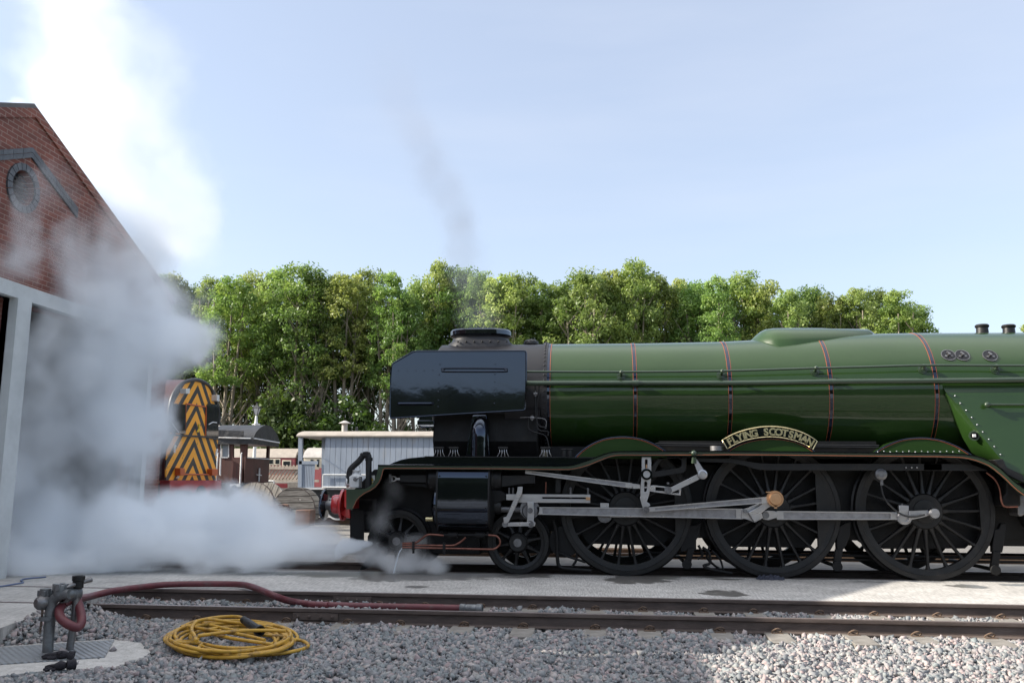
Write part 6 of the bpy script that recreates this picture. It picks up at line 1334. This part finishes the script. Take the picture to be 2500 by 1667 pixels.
p=at(2500,775,48); plant_tree(1,(p.x+1.0,48,-.3),p.z+.3,1,'lone tree peeping over the boiler at the far right edge')
# shrubs under the trees
SH=[]
for k,(hh,ww,sd_) in enumerate(((5,5.5,21),(4,6,22),(6.5,4.5,23))):
    r=np.random.default_rng(sd_); n=70; t=r.random(n); a=r.uniform(0,6.28,n); rad=ww*.5*np.sqrt(r.random(n))*np.sqrt(1-.8*t**2)
    V,F,A=leafcloud(np.stack([rad*np.cos(a),rad*np.sin(a),.25+hh*t*.92],1),r.uniform(.5,1,n),62,.15); me=np_mesh('shrub',V,F,A); me.materials.append(DLEAF); SH.append(me)
for i in range(34):
    px=370+i*58+rr2.uniform(-20,20); Y=YT1-4+rr2.uniform(-2,2.5); p=at(px,1150,Y)
    if px>1000: continue
    o=bpy.data.objects.new('shrub',SH[i%3]); COL.objects.link(o); o.location=(p.x,Y,-.3); s=rr2.uniform(.75,1.25); o.scale=(s,s,s*rr2.uniform(.8,1.3)); o.rotation_euler=(0,0,rr2.uniform(0,6.28))
    o['label']='dark low shrub %s, %d%% across from the left'%(where(px),round(px/25)); o['category']='shrub'; o['group']='shrubs under the trees'
# ================================================================== STEAM AND SMOKE
def steam(name,blobs,label,cat,dens,color,aniso,nscale,warp,nlo,nhi,absorb=None,vox=.22,erode=.75,edge=.35):
    # blobs: centre, radii, weight.  The hull is their union; inside it the density falls off round each and is broken up by noise
    m=MB()
    for c,r,wt in blobs: m.ball((0,0,0),1,14)
    vs_=[]; 
    m=MB()
    for c,r,wt in blobs:
        b=MB(); b.ball((0,0,0),1,14); m.add([(c[0]+v[0]*(r[0]*1.02+warp*.5),c[1]+v[1]*(r[1]*1.02+warp*.5),max(.012,c[2]+v[2]*(r[2]*1.02+warp*.5)) if name=='steam' else c[2]+v[2]*(r[2]*1.02+warp*.5)) for v in b.v],b.f)
    o=m.build(name,[],None,ang=None); rm=o.modifiers.new('remesh','REMESH'); rm.mode='VOXEL'; rm.voxel_size=vox
    mt=bpy.data.materials.new(name+'_vapour'); mt.use_nodes=True; t=mt.node_tree; t.nodes.clear(); out=t.nodes.new('ShaderNodeOutputMaterial'); pv=t.nodes.new('ShaderNodeVolumePrincipled'); L(t,pv.outputs[0],out.inputs['Volume'])
    pv.inputs['Color'].default_value=(*color,1); pv.inputs['Anisotropy'].default_value=aniso
    tc=N(t,'TexCoord'); O=tc.outputs['Object']
    n1=N(t,'TexNoise',i_Scale=nscale*.6,i_Detail=3); L(t,O,n1.inputs['Vector'])
    s1=N(t,'VectorMath',operation='SUBTRACT'); s1.inputs[1].default_value=(.5,.5,.5); L(t,n1.outputs['Color'],s1.inputs[0])
    sxx=N(t,'SeparateXYZ'); L(t,O,sxx.inputs[0]); wa=N(t,'MapRange'); wa.inputs['From Min'].default_value=-6.3; wa.inputs['From Max'].default_value=-8.6; wa.inputs['To Min'].default_value=warp; wa.inputs['To Max'].default_value=warp*(9 if name=='steam' else 1); L(t,sxx.outputs[0],wa.inputs[0])
    s1b=N(t,'VectorMath',operation='SCALE'); L(t,s1.outputs[0],s1b.inputs[0]); L(t,wa.outputs[0],s1b.inputs['Scale'])
    s2=N(t,'VectorMath',operation='MULTIPLY_ADD'); s2.inputs[1].default_value=(3,3,3) if name!='steam' else (1,1,1); L(t,s1b.outputs[0],s2.inputs[0]); L(t,O,s2.inputs[2]); W=s2.outputs[0]
    tot=None; shp=None
    for c,r,wt in blobs:
        a=N(t,'VectorMath',operation='SUBTRACT'); a.inputs[1].default_value=c; L(t,W,a.inputs[0]); b=N(t,'VectorMath',operation='DIVIDE'); b.inputs[1].default_value=r; L(t,a.outputs[0],b.inputs[0])
        l=N(t,'VectorMath',operation='LENGTH'); L(t,b.outputs[0],l.inputs[0]); mr=N(t,'MapRange',interpolation_type='SMOOTHSTEP'); mr.inputs['From Min'].default_value=1; mr.inputs['From Max'].default_value=.2; L(t,l.outputs['Value'],mr.inputs[0])
        mw=N(t,'Math',operation='MULTIPLY',i_1=wt); L(t,mr.outputs[0],mw.inputs[0])
        if tot is None: tot=mw.outputs[0]; shp=mr.outputs[0]
        else:
            u=N(t,'Math',operation='ADD'); L(t,tot,u.inputs[0]); L(t,mw.outputs[0],u.inputs[1]); tot=u.outputs[0]
            u=N(t,'Math',operation='ADD'); L(t,shp,u.inputs[0]); L(t,mr.outputs[0],u.inputs[1]); shp=u.outputs[0]
    # billows: noise eats into the soft rim of the cloud
    n2=N(t,'TexNoise',i_Scale=nscale,i_Detail=6,i_Roughness=.58); L(t,W,n2.inputs['Vector']); m2=N(t,'MapRange'); m2.inputs['From Min'].default_value=nlo; m2.inputs['From Max'].default_value=nhi; m2.inputs['To Min'].default_value=erode; m2.inputs['To Max'].default_value=0; L(t,n2.outputs[0],m2.inputs[0])
    e1=N(t,'Math',operation='SUBTRACT'); L(t,shp,e1.inputs[0]); L(t,m2.outputs[0],e1.inputs[1]); e2=N(t,'MapRange'); e2.inputs['From Min'].default_value=0; e2.inputs['From Max'].default_value=edge; L(t,e1.outputs[0],e2.inputs[0])
    q=N(t,'Math',operation='MULTIPLY'); L(t,tot,q.inputs[0]); L(t,e2.outputs[0],q.inputs[1]); q2=N(t,'Math',operation='MULTIPLY',i_1=dens); L(t,q.outputs[0],q2.inputs[0]); L(t,q2.outputs[0],pv.inputs['Density'])
    if absorb: pv.inputs['Absorption Color'].default_value=(*absorb,1)
    o.data.materials.append(mt); o['kind']='stuff'; o['label']=label; o['category']=cat
    return o
def bl(px,py,Y,rx,rz,ry,wt,sc=None):
    p=at(px,py,Y); s=(p-CAM).dot(fw)/FPX; return ((p.x,p.y,p.z),(rx*s,ry,rz*s),wt)
B=[bl(895,1326,-1.2,36,14,.1,60),bl(862,1331,-1.22,52,26,.2,32),bl(815,1335,-1.25,75,44,.35,14),bl(750,1330,-1.2,110,68,.5,4.5),bl(650,1320,-1.2,150,90,.8,3),bl(520,1315,-1.2,180,115,.9,2.6),bl(560,1265,-1.0,190,100,.9,1.9),bl(380,1315,-1.2,190,125,1.0,2.0),bl(430,1225,-.9,150,95,.9,1.7),bl(700,1255,-1.0,100,60,.6,1.0),bl(800,1290,-1.1,60,50,.4,1.2),
   bl(230,1290,-1.3,190,160,1.0,1.7),bl(90,1260,-1.6,190,190,.9,1.3),bl(20,1360,-2.0,200,100,.8,1.2),bl(150,1380,-1.6,200,60,.7,1.3),
   bl(275,1100,-.9,150,190,.9,1.5),bl(180,1000,-1.4,210,210,.7,1.0),bl(60,1080,-2.0,170,200,.5,.9),bl(300,930,-.6,130,190,.9,1.4),bl(425,845,-.3,120,105,.9,.9),bl(485,865,0.2,70,75,.7,.8),bl(200,850,-1.0,190,150,.7,1.0),bl(80,900,-2.0,110,150,.4,.6),bl(340,760,-.6,150,150,.9,1.1),bl(440,740,-.2,95,160,.9,.6),bl(250,650,-.9,190,160,.9,.7),bl(130,700,-1.6,180,170,.6,.5),bl(150,560,-1.7,130,120,.5,.35),
   bl(340,590,-.5,180,170,1.1,.32),bl(260,440,-.6,170,190,1.1,.17),bl(340,400,-.2,170,190,1.1,.10),bl(440,560,.2,180,180,1.2,.10),bl(180,280,-.7,170,210,1.1,.17),bl(290,260,-.3,170,200,1.1,.08),bl(150,100,-.9,190,210,1.1,.15),bl(270,60,-.5,150,170,1.1,.10),bl(120,-80,-.9,220,190,1.1,.12),bl(400,200,.2,130,270,1.0,.06),bl(460,420,.3,130,240,1.0,.06),
   bl(20,310,-2.6,70,70,.4,.4),bl(30,960,-2.5,110,200,.4,.9),bl(20,1200,-2.3,120,170,.5,1.2),bl(110,520,-3.1,130,150,.35,.4),bl(50,640,-3.2,130,130,.35,.5),bl(190,610,-2.4,140,140,.4,.5),bl(100,800,-2.6,150,130,.4,.6),bl(230,760,-1.8,150,150,.5,.8),bl(350,1060,-.7,80,150,.6,.9)]
steam('steam',B,'billowing white steam drifting across the shed from the engine drains','steam',3.8,(.955,.978,1),.15,1.3,.2,.3,.7,erode=.55,edge=1.0)
B2=[bl(1060,1380,-1.05,70,42,.22,1),bl(980,1375,-1.0,80,40,.2,.8),bl(900,1350,-1.0,80,50,.2,.6),bl(1000,1330,-.95,80,50,.15,.3),bl(930,1270,-.95,60,60,.12,.25),bl(960,1200,-.95,50,60,.12,.15)]
steam('steam_puff',B2,'grey wisp of steam curling round the front bogie wheel','steam',26,(1,1,1),.1,3.2,.10,.3,.7,vox=.09,erode=.5,edge=1.0)
B3=[bl(1170,775,0,85,50,.35,.7),bl(1155,710,0,105,90,.45,.5),bl(1140,640,0,105,95,.45,.55),bl(1128,575,0,85,95,.4,.7),bl(1105,505,0,80,100,.4,.7),bl(1068,435,0,80,105,.4,.55),bl(1030,360,0,85,115,.5,.4),bl(990,270,0,100,130,.55,.25),bl(945,170,0,120,150,.6,.13)]
steam('chimney_smoke',B3,'faint grey smoke rising and bending left above the chimney','smoke',1.5,(.24,.25,.29),.0,1.5,.2,.25,.75,absorb=(.25,.26,.28),vox=.15,erode=.25,edge=1.0)
